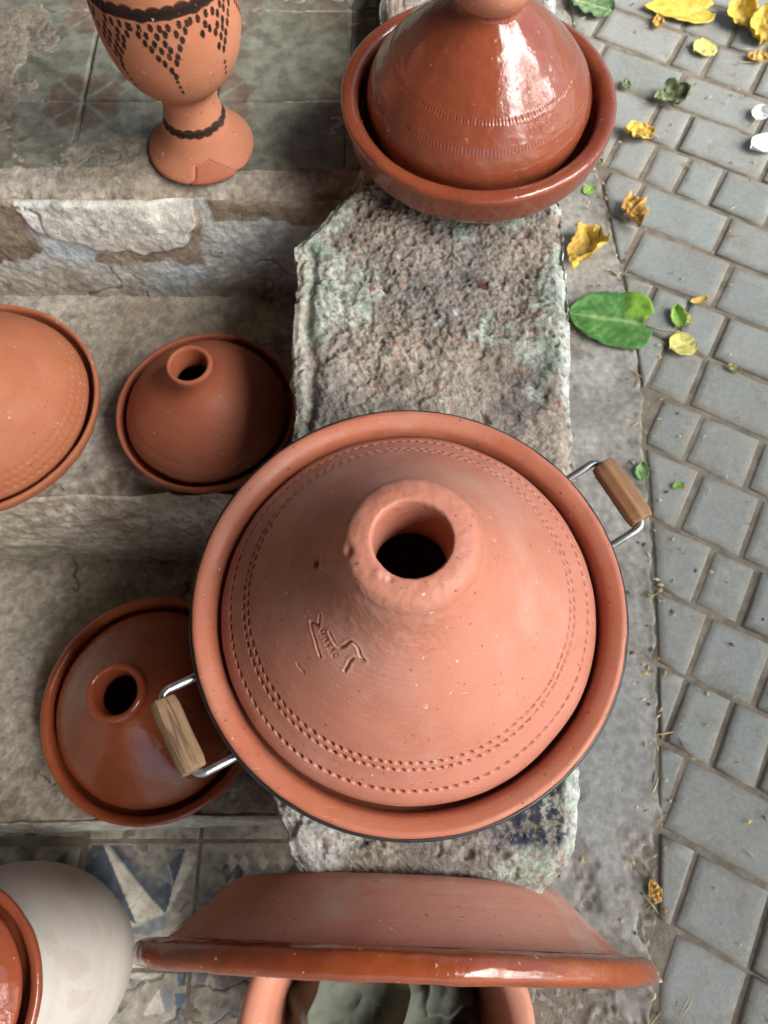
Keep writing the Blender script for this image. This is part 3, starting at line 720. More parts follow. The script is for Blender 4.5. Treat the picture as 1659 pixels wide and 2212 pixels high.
letters = letter(583, 550, [[(.9 * math.cos(a) * .9, math.sin(a)) for a in np.linspace(0, 2 * math.pi, 13)]])
letters += letter(628, 655, [[(-.8, -1), (-.7, 1), (0, -.4), (.7, 1), (.8, -1)]], 44)
letters += letter(675, 752, [[(.5, .8), (0, 1), (-.5, .6), (0, .05), (.5, -.5), (0, -1), (-.5, -.8)]], 44)
letters += letter(722, 842, [[(-.7, -1), (0, 1), (.7, -1)], [(-.4, -.2), (.4, -.2)]], 44)
letters += letter(772, 930, [[(.6, .7), (0, 1), (-.6, .5), (-.6, -.5), (0, -1), (.6, -.7)]], 44)
S3 = [np.array([ZS(*p) for p in s]) for s in strokes]; L3 = [np.array([ZS(*p) for p in s]) for s in letters]
S3.append(np.array([ZS(*p) for p in [(160, 1070), (210, 1140), (262, 1200)]]))
def dist_poly(P, poly):
    d = np.full(len(P), 9.)
    for a, b in zip(poly[:-1], poly[1:]):
        ab = b - a; t_ = np.clip(((P - a) @ ab) / (ab @ ab + 1e-12), 0, 1)
        d = np.minimum(d, np.linalg.norm(P - (a + t_[:, None] * ab), axis=1))
    return d
def lid_disp(T, S_, R, Z, V):
    d = fbm(V, 14, 3, 6) * .0012
    for s0, cnt, dep, ph in rings:
        jit = fbm(np.stack([np.cos(T), np.sin(T), T * 0 + s0 * 90], -1), 2.2, 2, 3)
        d = d + teeth_ring(T, S_ + jit * .0012, s0, .00125, cnt, .0065 * (.9 + .5 * jit + .2), .52, ph + jit * .8)
    fl = V.reshape(-1, 3); allp = np.concatenate(S3 + L3); lo = allp.min(0) - .004; hi = allp.max(0) + .004
    out_r = np.hypot(fl[:, 0], fl[:, 1]) > .03
    idx = np.where(((fl > lo) & (fl < hi)).all(1) & out_r & (Z.ravel() > LZ) & (S_.ravel() < arc_at(lid_prof, LSTEP, z0=LZ + .15)))[0]
    dd = np.zeros(len(fl)); sub = fl[idx]
    g = np.zeros(len(idx))
    for k, s in enumerate(S3): g = np.minimum(g, -.0021 * np.exp(-(dist_poly(sub, s) / .00068) ** 2))
    for s in L3: g = np.minimum(g, -.0009 * np.exp(-(dist_poly(sub, s) / .0006) ** 2))
    near = np.full(len(idx), 9.)
    for s in S3[:2]: near = np.minimum(near, dist_poly(sub, s))
    g = g + .0003 * np.exp(-((near - .0021) / .0009) ** 2)
    dd[idx] = g; d = d + dd.reshape(d.shape)
    # thumb dents and chips on the neck, and the small vent hole beside it
    nk = smooth(LZ + .112, LZ + .135, Z)
    d = d + nk * (fbm(V, 24, 2, 7) * .0007 + fbm(V, 150, 2, 8) * .0004)
    vh = lid_ray(692, 1216); d = d - .012 * np.exp(-(np.linalg.norm(V - vh, axis=-1) / .0027) ** 4) * (S_ < arc_at(lid_prof, LSTEP, z0=LZ + .15))
    b1 = lid_ray(762, 1190); d = d - .0030 * np.exp(-(np.linalg.norm(V - b1, axis=-1) / .0036) ** 2)
    for (px, py, rad, amt) in ((828, 1238, .003, .0018), (856, 1250, .002, -.002), (600, 1160, .0, 0.)):
        if rad: q = lid_ray(px, py); d = d + amt * np.exp(-(np.linalg.norm(V - q, axis=-1) / rad) ** 2) * 0.6
    return d
lathe('lid', lid_prof, M['big'], LSTEP, 840, lid_disp, parent=big_t, flip=True, coarse=.56)
lathe('base_dish', dish_prof, M['dish'], .003, 240, parent=big_t, wobble=.004, seed=2,
      disp=lambda T, S_, R, Z, V: fbm(V, 60, 2, 5) * .0005, flip=True)
# wire carrier: iron hoop under the rim, two bent wires, wooden grips
hoop = [(.1662 * math.cos(a), .1662 * math.sin(a), .0600) for a in np.linspace(0, 2 * math.pi, 97)]
band_prof = [(r_ * 1.027, z_) for r_, z_ in [(.1640, .0575), (.1676, .0575), (.1688, .0625), (.1690, .0690), (.1684, .0705), (.1668, .0705)]]
lathe('iron_hoop', band_prof, M['band'], .0012, 160, parent=big_t, flip=True)
t = NT('olive_wood'); co = t.coord((30, 2.5, 30), True)
c = t.mix(t.ramp(t.noise(3.0, 5, .6, co, .8), .3, .7), (.34, .18, .09), (.20, .10, .05))
c = t.mix(t.ramp(t.noise(7, 3, .6, co), .60, .68, 0, .75), c, (.12, .06, .035))
M['wood'] = t.fin(c, .6, .3, t.bump(t.noise(16, 4, .6, co), .0012, .6))
t = NT('grey_wood'); co = t.coord((30, 2.5, 30), True)
c = t.mix(t.ramp(t.noise(3.0, 5, .6, co, .8), .3, .7), (.24, .15, .085), (.145, .088, .05))
c = t.mix(t.ramp(t.noise(6, 3, .6, co), .54, .64, 0, .8), c, (.09, .052, .034))
M['wood2'] = t.fin(c, .7, .25, t.bump(t.noise(16, 4, .6, co), .0014, .7))
def handle(psi, half, out, grip_len, zg, wood, twist):
    e = np.array([math.cos(psi), math.sin(psi), 0]); tg = np.array([-e[1], e[0], 0]); z = np.array([0, 0, 1.])
    h_ = empty('handle'); h_.parent = big_t
    A = math.sqrt(.1710 ** 2 - half ** 2)
    pts = []
    def p(a, b, c_): return e * a + tg * b + z * c_
    rad = .008; gx = A + out
    pts = [p(A - .012, half, .052), p(A, half, .055)]
    pts += [p(A + (out - rad) * k, half, .055 + (zg - .055) * k) for k in (.3, .6, 1)]
    pts += [p(gx - rad + rad * math.sin(a), half - rad + rad * math.cos(a), zg) for a in np.linspace(.25, math.pi / 2, 5)]
    pts += [p(gx, b, zg) for b in np.linspace(half - rad - .003, -(half - rad - .003), 6)]
    pts += [p(gx - rad + rad * math.sin(a), -(half - rad + rad * math.cos(a)), zg) for a in np.linspace(math.pi / 2, .25, 5)]
    pts += [p(A + (out - rad) * k, -half, .055 + (zg - .055) * k) for k in (1, .6, .3)] + [p(A, -half, .055), p(A - .012, -half, .052)]
    tube('wire', pts,   .0033, M['wire'], 12, h_)
    # grip: turned eight-sided stick with worn ends, drilled on the wire
    n = 8; rows_ = np.linspace(-grip_len / 2, grip_len / 2, 9); V = []
    for k, b in enumerate(rows_):
        rr = .0116 * (.90 if k in (0, 8) else 1.0)
        for j in range(n):
            a = j * 2 * math.pi / n + twist; q = rr * (1 + .07 * math.sin(3 * a + 1 + psi) + random.uniform(-.015, .015))
            V.append((q * math.cos(a), b * (1 if 0 < k < 8 else 1 + .02 * math.sin(a * 2)), q * math.sin(a)))
    F = [(k * n + j, (k + 1) * n + j, (k + 1) * n + (j + 1) % n, k * n + (j + 1) % n) for k in range(8) for j in range(n)]
    F += [tuple(range(n)), tuple(range(9 * n - 1, 8 * n - 1, -1))]
    me = bpy.data.meshes.new('grip'); me.from_pydata(V, [], F); me.materials.append(wood)
    g = link('grip', me, h_, tuple(p(gx, 0, zg)), (0, 0, psi))
    bv = g.modifiers.new('bevel', 'BEVEL'); bv.width = .0016; bv.segments = 2
    return h_
handle(math.radians(28.5), .0335, .036, .058, .066, M['wood'], .2)
handle(math.radians(-151.0), .0350, .034, .060, .062, M['wood2'], .5)

# --- generic smaller tagines
def small_tagine(loc, tilt, R, dish_h, lid_r, lid_pts, mat_d, mat_l, label, wob=.006, disp=None, seed=0, step=.0016, seg=220, bulge=0.):
    o = empty('tagine', loc, tilt); tag(o, label, 'tagine', 'tagines displayed on the steps and parapet')
    th = R - lid_r - .006
    dp = [(0, 0), (R * .62, 0), (R * (.74 + .1 * bulge), .004), (R * (.90 + .07 * bulge), dish_h * .42), (R * .990, dish_h * .70), (R, dish_h * .90), (R * .992, dish_h * .985), (R - th * .45, dish_h * 1.0), (R - th * .85, dish_h * .96), (R - th * .98, dish_h * .84), (R - th * 1.02, dish_h * .55), (lid_r * .92, dish_h * .40), (lid_r * .7, dish_h * .3), (0, dish_h * .28)]
    lid_pts = [(lid_r * .88, dish_h * .42), (lid_r * .93, dish_h * .45)] + lid_pts
    lathe('base_dish', dp, mat_d, .0034, min(seg, 170), parent=o, wobble=wob, seed=seed, disp=lambda T, S_, R_, Z, V: fbm(V, 40, 2, seed) * .0007, flip=True)
    lathe('lid', [(r_, z_) for r_, z_ in lid_pts], mat_l, step, seg * (2 if disp else 1), parent=o, wobble=wob, seed=seed + 1, disp=disp, flip=True)
    return o
# glazed brown tagine at the far end of the parapet
z0 = .057
tp = [(.112, z0 - .016), (.1150, z0), (.1138, z0 + .010), (.1085, z0 + .023), (.0995, z0 + .037), (.0875, z0 + .051), (.0745, z0 + .064), (.062, z0 + .077), (.048, z0 + .088), (.0375, z0 + .096), (.0315, z0 + .1015), (.0295, z0 + .106), (.0295, z0 + .112)]
s_a, s_b = arc_at(tp, .0015, z0=z0 + .044), arc_at(tp, .0015, z0=z0 + .062)
def comb(T, S_, R, Z, V):
    d = fbm(V, 16, 3, 12) * .0016
    for s0, cnt in ((s_a, 190), (s_b, 170)):
        d = d + teeth_ring(T, S_, s0, .0026, cnt, .0007, .45) + .0003 * np.exp(-(np.abs(S_ - s0) / .0042) ** 6)
    q = np.array([-.062, -.052, z0 + .077]); return d - .005 * np.exp(-(np.linalg.norm(V - q, axis=-1) / .0032) ** 4)
TT = small_tagine((.0965, .718, float(par_z(.718)) + .000), (TILT * .6, 0, 0), .1410, .062, .1155, tp, M['glz'], M['glz'],
    'glossy brown glazed tagine with round knob at the far end of the parapet', disp=comb, seed=3, step=.0015, seg=300, bulge=1.)
z0 = .057
lathe('knob', [(.0305, z0 + .1075), (.0312, z0 + .1085), (.035, z0 + .114), (.0385, z0 + .123), (.0375, z0 + .134), (.031, z0 + .145), (.018, z0 + .150), (.0, z0 + .152)], M['pot'], .002, 120, parent=TT, wobble=.01, seed=6, flip=True)
# dark matte tagine on the upper step
z0 = .042
tp = [(.093, z0 - .005), (.0955, z0), (.0945, z0 + .006), (.089, z0 + .017), (.080, z0 + .029), (.068, z0 + .041), (.054, z0 + .052), (.040, z0 + .061), (.031, z0 + .069), (.0262, z0 + .077), (.0248, z0 + .086), (.0255, z0 + .095), (.0252, z0 + .0995), (.0228, z0 + .1015), (.0198, z0 + .0995), (.0188, z0 + .092), (.0175, z0 + .074), (.022, z0 + .062), (.05, z0 + .044), (.085, z0 + .01)]
sd = arc_at(tp, .0016, z0=z0 + .026); sd2 = arc_at(tp, .0016, z0=z0 + .037)
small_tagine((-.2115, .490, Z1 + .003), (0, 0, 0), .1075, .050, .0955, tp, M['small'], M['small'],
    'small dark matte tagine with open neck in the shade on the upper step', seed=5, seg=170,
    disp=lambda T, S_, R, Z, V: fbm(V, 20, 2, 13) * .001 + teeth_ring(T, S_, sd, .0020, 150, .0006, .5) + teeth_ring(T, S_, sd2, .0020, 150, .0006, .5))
# red glazed tagine on the lower step, under the wire handle
z0 = .048
tp = [(.1205, z0 - .006), (.1235, z0), (.1225, z0 + .006), (.114, z0 + .019), (.100, z0 + .034), (.086, z0 + .049), (.071, z0 + .063), (.056, z0 + .076), (.044, z0 + .087), (.036, z0 + .096), (.0325, z0 + .104), (.0330, z0 + .113), (.0345, z0 + .121), (.0335, z0 + .1255), (.030, z0 + .1275), (.0265, z0 + .1255), (.0240, z0 + .119), (.0215, z0 + .104), (.026, z0 + .086), (.055, z0 + .062), (.10, z0 + .022)]
small_tagine((-.291, .176, Z2 + .008), (.035, -.075, 0), .1430, .058, .1235, tp, M['glz2'], M['glz2'],
    'red glazed tagine on the lower step, partly under the large tagine\'s wire handle', seed=7)
# pale orange tagine cut by the left edge of the picture
z0 = .046
tp = [(.128, z0 - .006), (.1310, z0), (.1300, z0 + .006), (.124, z0 + .020), (.113, z0 + .036), (.098, z0 + .052), (.081, z0 + .066), (.062, z0 + .079), (.045, z0 + .090), (.034, z0 + .099), (.029, z0 + .107), (.030, z0 + .118), (.0305, z0 + .126), (.027, z0 + .129), (.0225, z0 + .126), (.021, z0 + .118), (.020, z0 + .104), (.03, z0 + .086), (.08, z0 + .05), (.12, z0 + .01)]
sd3 = [arc_at(tp, .0018, z0=z0 + v) for v in (.030, .037, .044)]
def prick(T, S_, R, Z, V):
    d = fbm(V, 20, 2, 14) * .001
    for k, s0 in enumerate(sd3):
        a = (T / (2 * np.pi) * 84 + .5 * (k % 2)) % 1 - .5
        d = d - .0034 * np.exp(-((a * 2 * np.pi * .115 / 84) ** 2 + (S_ - s0) ** 2) / .0013 ** 2)
    return d
M['orange'] = clay('clay_orange', (.37, .12, .055), (.41, .142, .068), (.33, .10, .045), .6, .3, dust=.12)
small_tagine((-.484, .494, Z1 + .003), (0, 0, 0), .1440, .055, .131, tp, M['orange'], M['orange'],
    'pale orange matte tagine with pricked dots on the upper step, cut by the left edge', seed=9, disp=prick, step=.0018, seg=190)

# --- white jar with a small red glazed tagine on its mouth
t = NT('limewashed_clay'); co = t.coord()
c = t.mix(t.ramp(t.noise(6, 4, .6, co), .3, .7), (.36, .335, .30), (.43, .41, .39))
c = t.mix(t.ramp(t.noise(3.5, 6, .65, t.coord((2, 2, 14))), .40, .62, 0, .6), c, (.40, .345, .285))
c = t.mix(t.ramp(t.noise(9, 5, .65, co, .4), .56, .60, 0, .45), c, (.34, .285, .24))
c = t.mix(t.ramp(t.noise(40, 3, .6, co), .66, .74, 0, .5), c, (.36, .25, .18))
M['jar'] = t.fin(c, .8, .2, t.bump(t.noise(200, 4, .6, co), .001, .35, t.bump(t.noise(18, 3), .002, .3)))
JX, JY = -.420, -.122
jar = tag(lathe('white_jar', [(0, .001), (.068, .001), (.074, .004), (.092, .05), (.107, .11), (.116, .165), (.1175, .205), (.113, .25), (.100, .292), (.082, .322), (.071, .340), (.068, .352), (.071, .362), (.074, .368), (.072, .371), (.066, .369), (.063, .35), (.06, .33)], M['jar'], .005, 140, wobble=.006, seed=4, flip=True),
    'limewashed round clay jar standing on the patterned floor tiles', 'jar')
jar.location = (JX, JY, .0015)
z0 = .036
tp = [(.088, z0 - .005), (.0910, z0), (.0900, z0 + .005), (.079, z0 + .016), (.060, z0 + .028), (.044, z0 + .039), (.030, z0 + .048), (.0225, z0 + .055), (.0215, z0 + .063), (.0235, z0 + .071), (.021, z0 + .0755), (.016, z0 + .073), (.0135, z0 + .06), (.02, z0 + .045), (.06, z0 + .02)]
small_tagine((JX, JY, .3725), (0, 0, 0), .1080, .042, .0910, tp, M['glz'], M['glz'],
    'red glazed tagine resting on the mouth of the white jar in the lower left corner', seed=15)

# ------------------------------------------------------------------ footed vase with black dabs
VX, VY = -.216, .775
FRONT = math.atan2(-VY, -VX)
vprof = [(0, 0), (.054, 0), (.0605, .001), (.0622, .004), (.0612, .0075), (.0550, .0135), (.0460, .023), (.0395, .034), (.0352, .045), (.0325, .056), (.0310, .065), (.0308, .074), (.0318, .082), (.0355, .089), (.0440, .097), (.0545, .108), (.0630, .123), (.0685, .140), (.0712, .160), (.0716, .185), (.0705, .215), (.0685, .245), (.0665, .270), (.0670, .285), (.0670, .290), (.0630, .292), (.0600, .285), (.0590, .24), (.0610, .18), (.0570, .145), (.045, .118), (.0, .105)]
def vase_mask(T, Z, R):
    ph = (T - FRONT + np.pi) % (2 * np.pi) - np.pi
    m = np.zeros(T.shape)
    def dab(p0, zc, wx, wz):
        nonlocal m
        rows_ = np.where(np.abs(Z[:, 0] - zc) < wz * 1.3)[0]
        if len(rows_) == 0: return
        x = (ph[rows_] - p0 + np.pi) % (2 * np.pi) - np.pi
        m[rows_] = np.maximum(m[rows_], smooth(1.15, .85, ((x * R[rows_] / wx) ** 2 + ((Z[rows_] - zc) / wz) ** 2)))
    outer = (R > .02)
    nb = 34                                                         # scalloped bands
    for k in range(nb):
        dab(2 * np.pi * k / nb, .2155 + .0012 * math.sin(k * 2.1), .0082, .0070)
        dab(2 * np.pi * (k + .5) / nb, .2110, .0080, .0020)
        dab(2 * np.pi * k / nb, .2420, .0082, .0070)
    for k in range(20):
        dab(2 * np.pi * k / 20, .0490 + .0006 * math.sin(k * 3.7), .0072, .0052)
    rr = random.Random(4)
    for q in range(8):                                              # hanging triangles of dabs
        c0 = math.radians(-9 + 45 * q); zt = .2025
        for row in range(8):
            cnt = 7 - row if row < 6 else 1
            for k in range(cnt):
                if rr.random() < .10: continue
                dab(c0 + (k - (cnt - 1) / 2) * .125 + rr.uniform(-.018, .018) + row * .006, zt - row * .0073 + rr.uniform(-.001, .001), .0025, .0043)
        for k in range(3):
            dab(c0 + .05 + k * .015, zt - .058 - k * .0075, .0016, .0028)
    m = m * outer
    return m
def shard_edge(ph, Z, V):
    return np.maximum(np.where(ph < .1, (-ph - .45) + .25 * (Z / .026), (ph - .62) + .8 * (Z / .026) ** 2), 1.1 * (Z / .026 - .82) - .3 * ph) + fbm(V, 38, 3, 30) * .20
def vase_col(T, S_, R, Z, V):
    m = vase_mask(T, Z, R) * (S_ < .395)
    c = mixc(np.ones(T.shape + (3,)), (.035, .04, .055), m)
    # foot with an old repair: a redder shard bounded by the crack
    ph = (T - FRONT + np.pi) % (2 * np.pi) - np.pi
    foot = smooth(.044, .032, Z)
    shard = smooth(.02, -.02, shard_edge(ph, Z, V)) * foot
    c = mixc(c, (.80, .62, .62), (shard * .8 + foot * .18)); return c
def vase_disp(T, S_, R, Z, V):
    m = vase_mask(T, Z, R) * (S_ < .395)
    ph = (T - FRONT + np.pi) % (2 * np.pi) - np.pi
    e = shard_edge(ph, Z, V)
    crack = np.exp(-(e / .035) ** 2) * smooth(.026, .022, Z) * smooth(0, .002, Z)
    return m * .0003 + fbm(V, 16, 2, 31) * .001 - crack * .0018
vase = tag(lathe('footed_vase', vprof, M['vase'], .0011, 440, vase_disp, vase_col, wobble=.006, seed=8, flip=True, coarse=.62),
    'terracotta goblet vase with black dabbed triangles and a cracked foot on the landing', 'vase')
vase.location = (VX, VY, Z0 + .0025)

# ------------------------------------------------------------------ pot with cloth, and the big bowl stood on edge over it
POT = np.array([.004, -.186, .0]); PR, PH = .166, .215
pot = tag(lathe('clay_pot', [(0, .002), (.10, .002), (.108, .006), (.122, .05), (.136, .11), (.147, .165), (.153, .185), (.160, .192), (.165, .200), (.1655, .209), (.161, .215), (.152, .2155), (.141, .212), (.1365, .205), (.134, .19), (.122, .11), (.108, .05), (.095, .02), (0, .018)], M['pot'], .005, 160, wobble=.006, seed=6, flip=True),
    'wide terracotta pot holding a crumpled cloth below the upright bowl', 'pot')
pot.location = tuple(POT + [0, 0, .001])
rr_ = np.linspace(0, 1, 90); th = np.linspace(0, 2 * np.pi, 220, endpoint=False)
Rg, Tg = np.meshgrid(rr_, th, indexing='ij')
X, Y = Rg * .124 * np.cos(Tg), Rg * .124 * np.sin(Tg); P = np.stack([X, Y, 0 * X], -1)
w1 = np.abs(fbm(P + fbm(P, 9, 2, 40)[..., None] * .06, 11, 2, 41)); w2 = np.abs(fbm(P, 26, 2, 42))
Zc_ = .135 + .05 * (1 - np.clip(w1 * 2.6, 0, 1)) ** 1.5 - .02 * w2 - .06 * smooth(.1, .9, X / .12) - .03 * smooth(.8, 1, Rg)
cl = tag(link('crumpled_cloth', mesh_from('crumpled_cloth', np.stack([X, Y, Zc_], -1).reshape(-1, 3), grid_faces(90, 220, True), M['cloth'])),
    'crumpled grey green cloth inside the terracotta pot', 'cloth')
cl.location = tuple(POT)
# bowl
t_lean = math.radians(5.2); BR = .2250
bcen = np.array([.0080, -.0885, .424])
bowl_o = empty('wide_bowl', bcen, (math.radians(90) - t_lean, 0, math.radians(1.6)))
bowl_o.rotation_euler = (math.radians(90) - t_lean, math.radians(-.0), math.radians(-2.0))
tag(bowl_o, 'wide terracotta bowl with glazed rim stood on edge against the parapet end', 'bowl')
# local z points to the mouth (towards the viewer's feet)
bprof = [(0, -.0640), (.140, -.0640), (.1490, -.0615), (.157, -.055), (.178, -.034), (.196, -.017), (.2020, -.0128)]
rimp = [(.2005, -.0125), (.2080, -.0125), (.2190, -.0120), (.2275, -.0085), (.2300, -.0015), (.2290, .0055), (.2230, .0095), (.2130, .0100), (.2060, .0065), (.2000, -.003)]
inn = [(.2005, -.002), (.190, -.016), (.170, -.034), (.145, -.052), (.11, -.058), (0, -.058)]
lathe('body', bprof, M['bowl'], .003, 260, parent=bowl_o, flip=True)
lathe('glazed_rim', rimp, M['glz3'], .0018, 420, parent=bowl_o, disp=lambda T, S_, R, Z, V: fbm(V, 30, 3, 50) * .0012, flip=True)
lathe('inside', inn, M['glz3'], .004, 200, parent=bowl_o, flip=True)

# ------------------------------------------------------------------ leaves on the ground
def leaf(name, px, py, L, W, heading, col, label, cat='leaf', z=.004, shape='ovate', curl=.15, crumple=0., rag=.04, rib=None, petiole=0., vein=(.75, .7, .35), seed=0, fold=0., lobe=None, group='fallen leaves on the paving'):
    """a leaf blade: heading = direction of the tip in degrees in the ground plane; real curl and folds"""
    nu, nv = 26, 17
    u = np.linspace(0, 1, nu); v = np.linspace(-1, 1, nv); U, Vv = np.meshgrid(u, v, indexing='ij')
    if shape == 'heart': wv = np.interp(u, [0, .04, .12, .28, .5, .75, .92, 1], [.32, .72, .95, 1.0, .86, .52, .2, .02]); back = .12
    elif shape == 'round': wv = np.interp(u, [0, .08, .3, .55, .8, .95, 1], [.15, .6, .98, 1, .78, .35, .05]); back = .03
    elif shape == 'broad': wv = np.interp(u, [0, .03, .1, .25, .5, .72, .88, .96, 1], [.30, .72, .92, 1.0, .97, .80, .50, .24, .02]); back = .11
    elif shape == 'strip': wv = np.interp(u, [0, .2, .5, .8, 1], [.3, .9, 1, .8, .2]); back = 0
    else: wv = np.interp(u, [0, .06, .25, .45, .7, .9, 1], [.1, .45, .9, 1, .72, .28, .02]); back = .05
    Pn = np.stack([U * 3 + seed, Vv * 2, U * 0 + seed * 1.7], -1)
    wn = wv[:, None] * (1 + rag * 2.2 * fbm(Pn * [1, 0, 1] + np.sign(Vv)[..., None] * 5, 4, 3, seed) * (np.abs(Vv) > .2))
    X = (U - .5) * L - back * L * (np.abs(Vv) ** 1.5) * (1 - U) ** 3
    Y = Vv * wn * W / 2
    Z = curl * W * (np.abs(Vv) ** 2) * (.4 + .6 * U) + curl * L * .35 * (U - .5) ** 2 * 2 + fbm(Pn, 1.1, 3, seed + 2) * W * .06
    if fold: a_ = fold * Vv.clip(0, 1); Y = np.where(Vv > 0, Y * np.cos(a_), Y); Z = np.where(Vv > 0, Z + np.abs(Vv * wn * W / 2) * np.sin(a_), Z)
    if crumple:
        q = np.stack([X, Y, Z], -1); k = 2.2 / W
        X = X + fbm(q, k * .7, 2, seed + 5) * crumple * W * .5; Y = Y + fbm(q, k * .7, 2, seed + 6) * crumple * W * .5; Z = Z + np.abs(fbm(q, k, 3, seed + 7)) * crumple * W
    # pinnate veins as slight ridges and paler colour
    ang = U * L - np.abs(Y) * .9; vn = np.exp(-((((ang / (L * .135)) % 1) - .5) / .09) ** 2) * smooth(.05, .25, np.abs(Vv)) * smooth(1, .7, np.abs(Vv)); mid = np.exp(-(Vv / .07) ** 2)
    Z = Z - .0008 * vn - .001 * mid; Z = Z - Z.min()
    n1 = fbm(Pn, 1.5, 4, seed + 8)
    c = mixc(np.array(col[0]) * np.ones(U.shape + (1,)), col[1], smooth(-.2, .35, n1))
    if len(col) > 2: c = mixc(c, col[2], smooth(.15, .4, fbm(Pn, 3, 3, seed + 9)) * .8)
    c = mixc(c, vein, np.clip(mid * .45 + vn * .16, 0, 1))
    if lobe: lm = smooth(.02, -.02, U - .42 + .5 * (1 - Vv) * .9 + .06 * n1) * (Vv < -.1); lm = smooth(.34, .20, U + .12 * n1) * smooth(-.08, -.26, Vv); c = mixc(c, lobe[0], lm); Z = Z + lm * .006
    w0 = at(px, py, z)
    me = mesh_from(name, np.stack([X, Y, Z], -1).reshape(-1, 3), grid_faces(nu, nv), M['leaf'], c)
    o = link(name, me, None, (w0[0], w0[1], z - .0015), (0, 0, math.radians(heading)))
    sm = o.modifiers.new('thick', 'SOLIDIFY'); sm.thickness = .0005
    tag(o, label, cat, group)
    if petiole:
        pts = [(-L / 2 - petiole * k + back * 0, petiole * .12 * math.sin(k * 2.5), .0012 + Z[0, nv // 2] * (1 - k)) for k in np.linspace(-.05, 1, 9)]
        tube('petiole', pts, .0011, M['stem'], 6, o)
    return o
M['stem'] = plain('leaf_stem', (.36, .36, .14), .6, .3)
YEL = ((.58, .39, .05), (.66, .49, .10)); YBR = ((.60, .38, .06), (.68, .50, .12), (.40, .20, .04)); PALE = ((.55, .50, .13), (.62, .56, .2)); ORB = ((.50, .27, .05), (.60, .40, .12), (.28, .12, .03))
GRN = ((.055, .165, .035), (.10, .25, .055)); DRY = ((.12, .16, .08), (.22, .26, .14), (.08, .06, .03)); LIME = ((.18, .36, .05), (.24, .42, .08))
leaf('leaf', 1458, 20, .145, .105, 178, YEL, 'largest flat yellow leaf lying at the top of the paving', shape='heart', curl=.05, rag=.02, petiole=.045, seed=1, vein=(.8, .62, .2))
leaf('leaf', 1421, 50, .045, .028, 250, ORB, 'small brown shrivelled leaf tucked below the largest yellow leaf', crumple=.5, seed=2)
leaf('leaf', 1600, 42, .072, .075, 100, YEL, 'curled yellow leaf between the largest yellow leaf and the right edge', shape='round', curl=.35, crumple=.35, seed=3)
leaf('leaf', 1652, 72, .10, .085, 60, YEL, 'curled yellow leaf cut by the upper right edge', shape='round', curl=.45, crumple=.4, seed=4)
leaf('leaf', 1640, 125, .05, .035, 10, ORB, 'brown crumpled leaf under the yellow leaf at the right edge', crumple=.6, seed=5)
leaf('leaf', 1520, 107, .052, .056, 200, PALE, 'pale yellow green flat leaf alone in the middle of a paver near the top', shape='round', curl=.1, rag=.1, seed=6)
leaf('leaf', 1278, 12, .10, .085, 150, ((.10, .20, .09), (.17, .27, .13), (.10, .08, .04)), 'dull green torn leaf beside the glazed tagine at the top', shape='round', curl=.15, rag=.16, crumple=.2, seed=7)
leaf('leaf', 1452, 214, .072, .058, 12, DRY, 'dried grey green crumpled leaf on a paver corner', crumple=.7, curl=.4, seed=8)
leaf('leaf', 1378, 291, .062, .050, 172, YBR, 'curled yellow leaf with a pointed stem right of the glazed tagine', crumple=.5, curl=.3, seed=9, petiole=.012)
leaf('leaf', 1352, 183, .034, .022, 80, DRY, 'tiny olive shrivelled leaf close to the glazed tagine rim', crumple=.6, seed=10)
leaf('leaf', 1368, 468, .075, .050, 285, ORB, 'orange brown shrivelled leaf on the paving edge below the glazed tagine', crumple=.75, curl=.4, seed=11)
leaf('leaf', 1258, 552, .122, .072, 236, YBR, 'large curled yellow leaf on the concrete strip beside the parapet', crumple=.55, curl=.35, rag=.14, seed=12, fold=.7)
leaf('leaf', 1308, 690, .142, .125, 171, GRN, 'large fresh green leaf with long stem beside the parapet', shape='broad', curl=.05, rag=.05, petiole=.066, vein=(.42, .55, .25), seed=13, fold=.0, lobe=((.17, .34, .035), .55))
leaf('leaf', 1463, 688, .046, .030, 95, LIME, 'small bright green curled leaf near the big green leaf\'s stem', shape='round', curl=.4, seed=14)
leaf('leaf', 1484, 690, .032, .016, 280, PALE, 'small pale scrap of leaf touching the small bright green leaf', crumple=.4, seed=15)
leaf('leaf', 1472, 746, .052, .052, 200, PALE, 'yellowed heart shaped leaf at the end of the big green leaf\'s stem', shape='round', curl=.12, seed=16)
leaf('leaf', 1510, 650, .036, .014, 15, YBR, 'thin curved yellow leaf scrap lying along a paver joint', shape='strip', curl=.4, seed=17)
leaf('leaf', 1586, 797, .028, .016, 320, ((.30, .30, .12), (.38, .36, .17), (.2, .15, .06)), 'small olive scrap of leaf alone on a paver right of centre', crumple=.5, seed=18)
leaf('leaf', 1386, 1018, .034, .026, 80, ((.13, .30, .10), (.2, .38, .15), (.35, .12, .05)), 'torn green leaf with a red spot beside the wooden handle', rag=.2, curl=.2, seed=19)
leaf('leaf', 1466, 1048, .022, .014, 20, LIME, 'small green leaf scrap on the paver right of the wooden handle', rag=.15, seed=20)
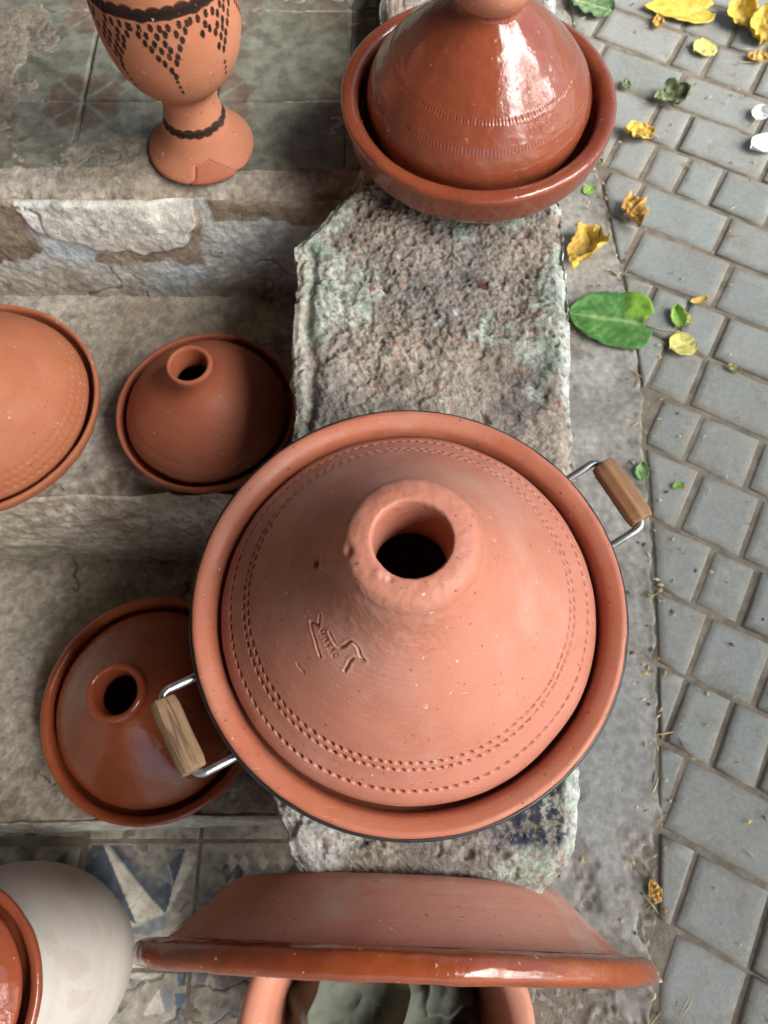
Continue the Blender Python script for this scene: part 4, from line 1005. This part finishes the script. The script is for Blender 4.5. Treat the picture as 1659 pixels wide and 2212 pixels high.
leaf('leaf', 1411, 1922, .032, .020, 110, ORB, 'brown shrivelled leaf in the paving edge near the upright bowl', crumple=.6, seed=21)
leaf('leaf', 1272, 411, .026, .022, 40, LIME, 'small round lime green leaf just below the glazed tagine rim', shape='round', curl=.1, seed=22)
leaf('fleck', 1640, 248, .040, .034, 60, ((.86, .86, .84), (.9, .9, .88)), 'smaller white petal put in for a bright spot on the paving at the right edge', 'fleck', shape='round', curl=.3, vein=(.9, .9, .88), seed=23, petiole=.02, group='white flecks on the paving')  # bright spots on the paving, put in as white curled blades
leaf('fleck', 1650, 316, .070, .052, 200, ((.86, .86, .84), (.9, .9, .88)), 'larger white petal put in for a bright spot on the paving at the right edge', 'fleck', shape='round', curl=.25, vein=(.9, .9, .88), seed=24, group='white flecks on the paving')
# crumbs, seeds and straws: too many to count
V, F, C_ = [], [], []
rr = random.Random(5)
for k in range(520):
    y = rr.uniform(-.35, 2.0); x = strip_x(y) + (rr.gauss(0, .02) if rr.random() < .35 else rr.uniform(-.2, .6))
    if x < .24: continue
    L_, W_ = rr.uniform(.002, .007), rr.uniform(.0015, .0035)
    if rr.random() < .12: L_, W_ = rr.uniform(.012, .022), .0014
    a = rr.uniform(0, 6.28); ca, sa = math.cos(a), math.sin(a); z = rr.uniform(.0025, .005); b = len(V)
    for dx, dy, dz in ((-1, 0, 0), (0, -1, .3), (1, 0, .1), (0, 1, .4), (0, 0, 1.)):
        V.append((x + dx * L_ * ca - dy * W_ * sa, y + dx * L_ * sa + dy * W_ * ca, z - .001 + dz * .0018))
    F += [(b, b + 1, b + 4), (b + 1, b + 2, b + 4), (b + 2, b + 3, b + 4), (b + 3, b, b + 4)]
    cc = rr.choice(((.5, .38, .15), (.42, .36, .2), (.30, .32, .14), (.14, .11, .07), (.1, .09, .06), (.5, .42, .28), (.36, .2, .08)))
    C_ += [cc] * 5
tag(link('leaf_litter', mesh_from('leaf_litter', np.array(V), np.array(F), M['leaf'], np.array(C_), False)), 'scattered crumbs, seeds and straw bits on the paving', 'litter', kind='stuff')
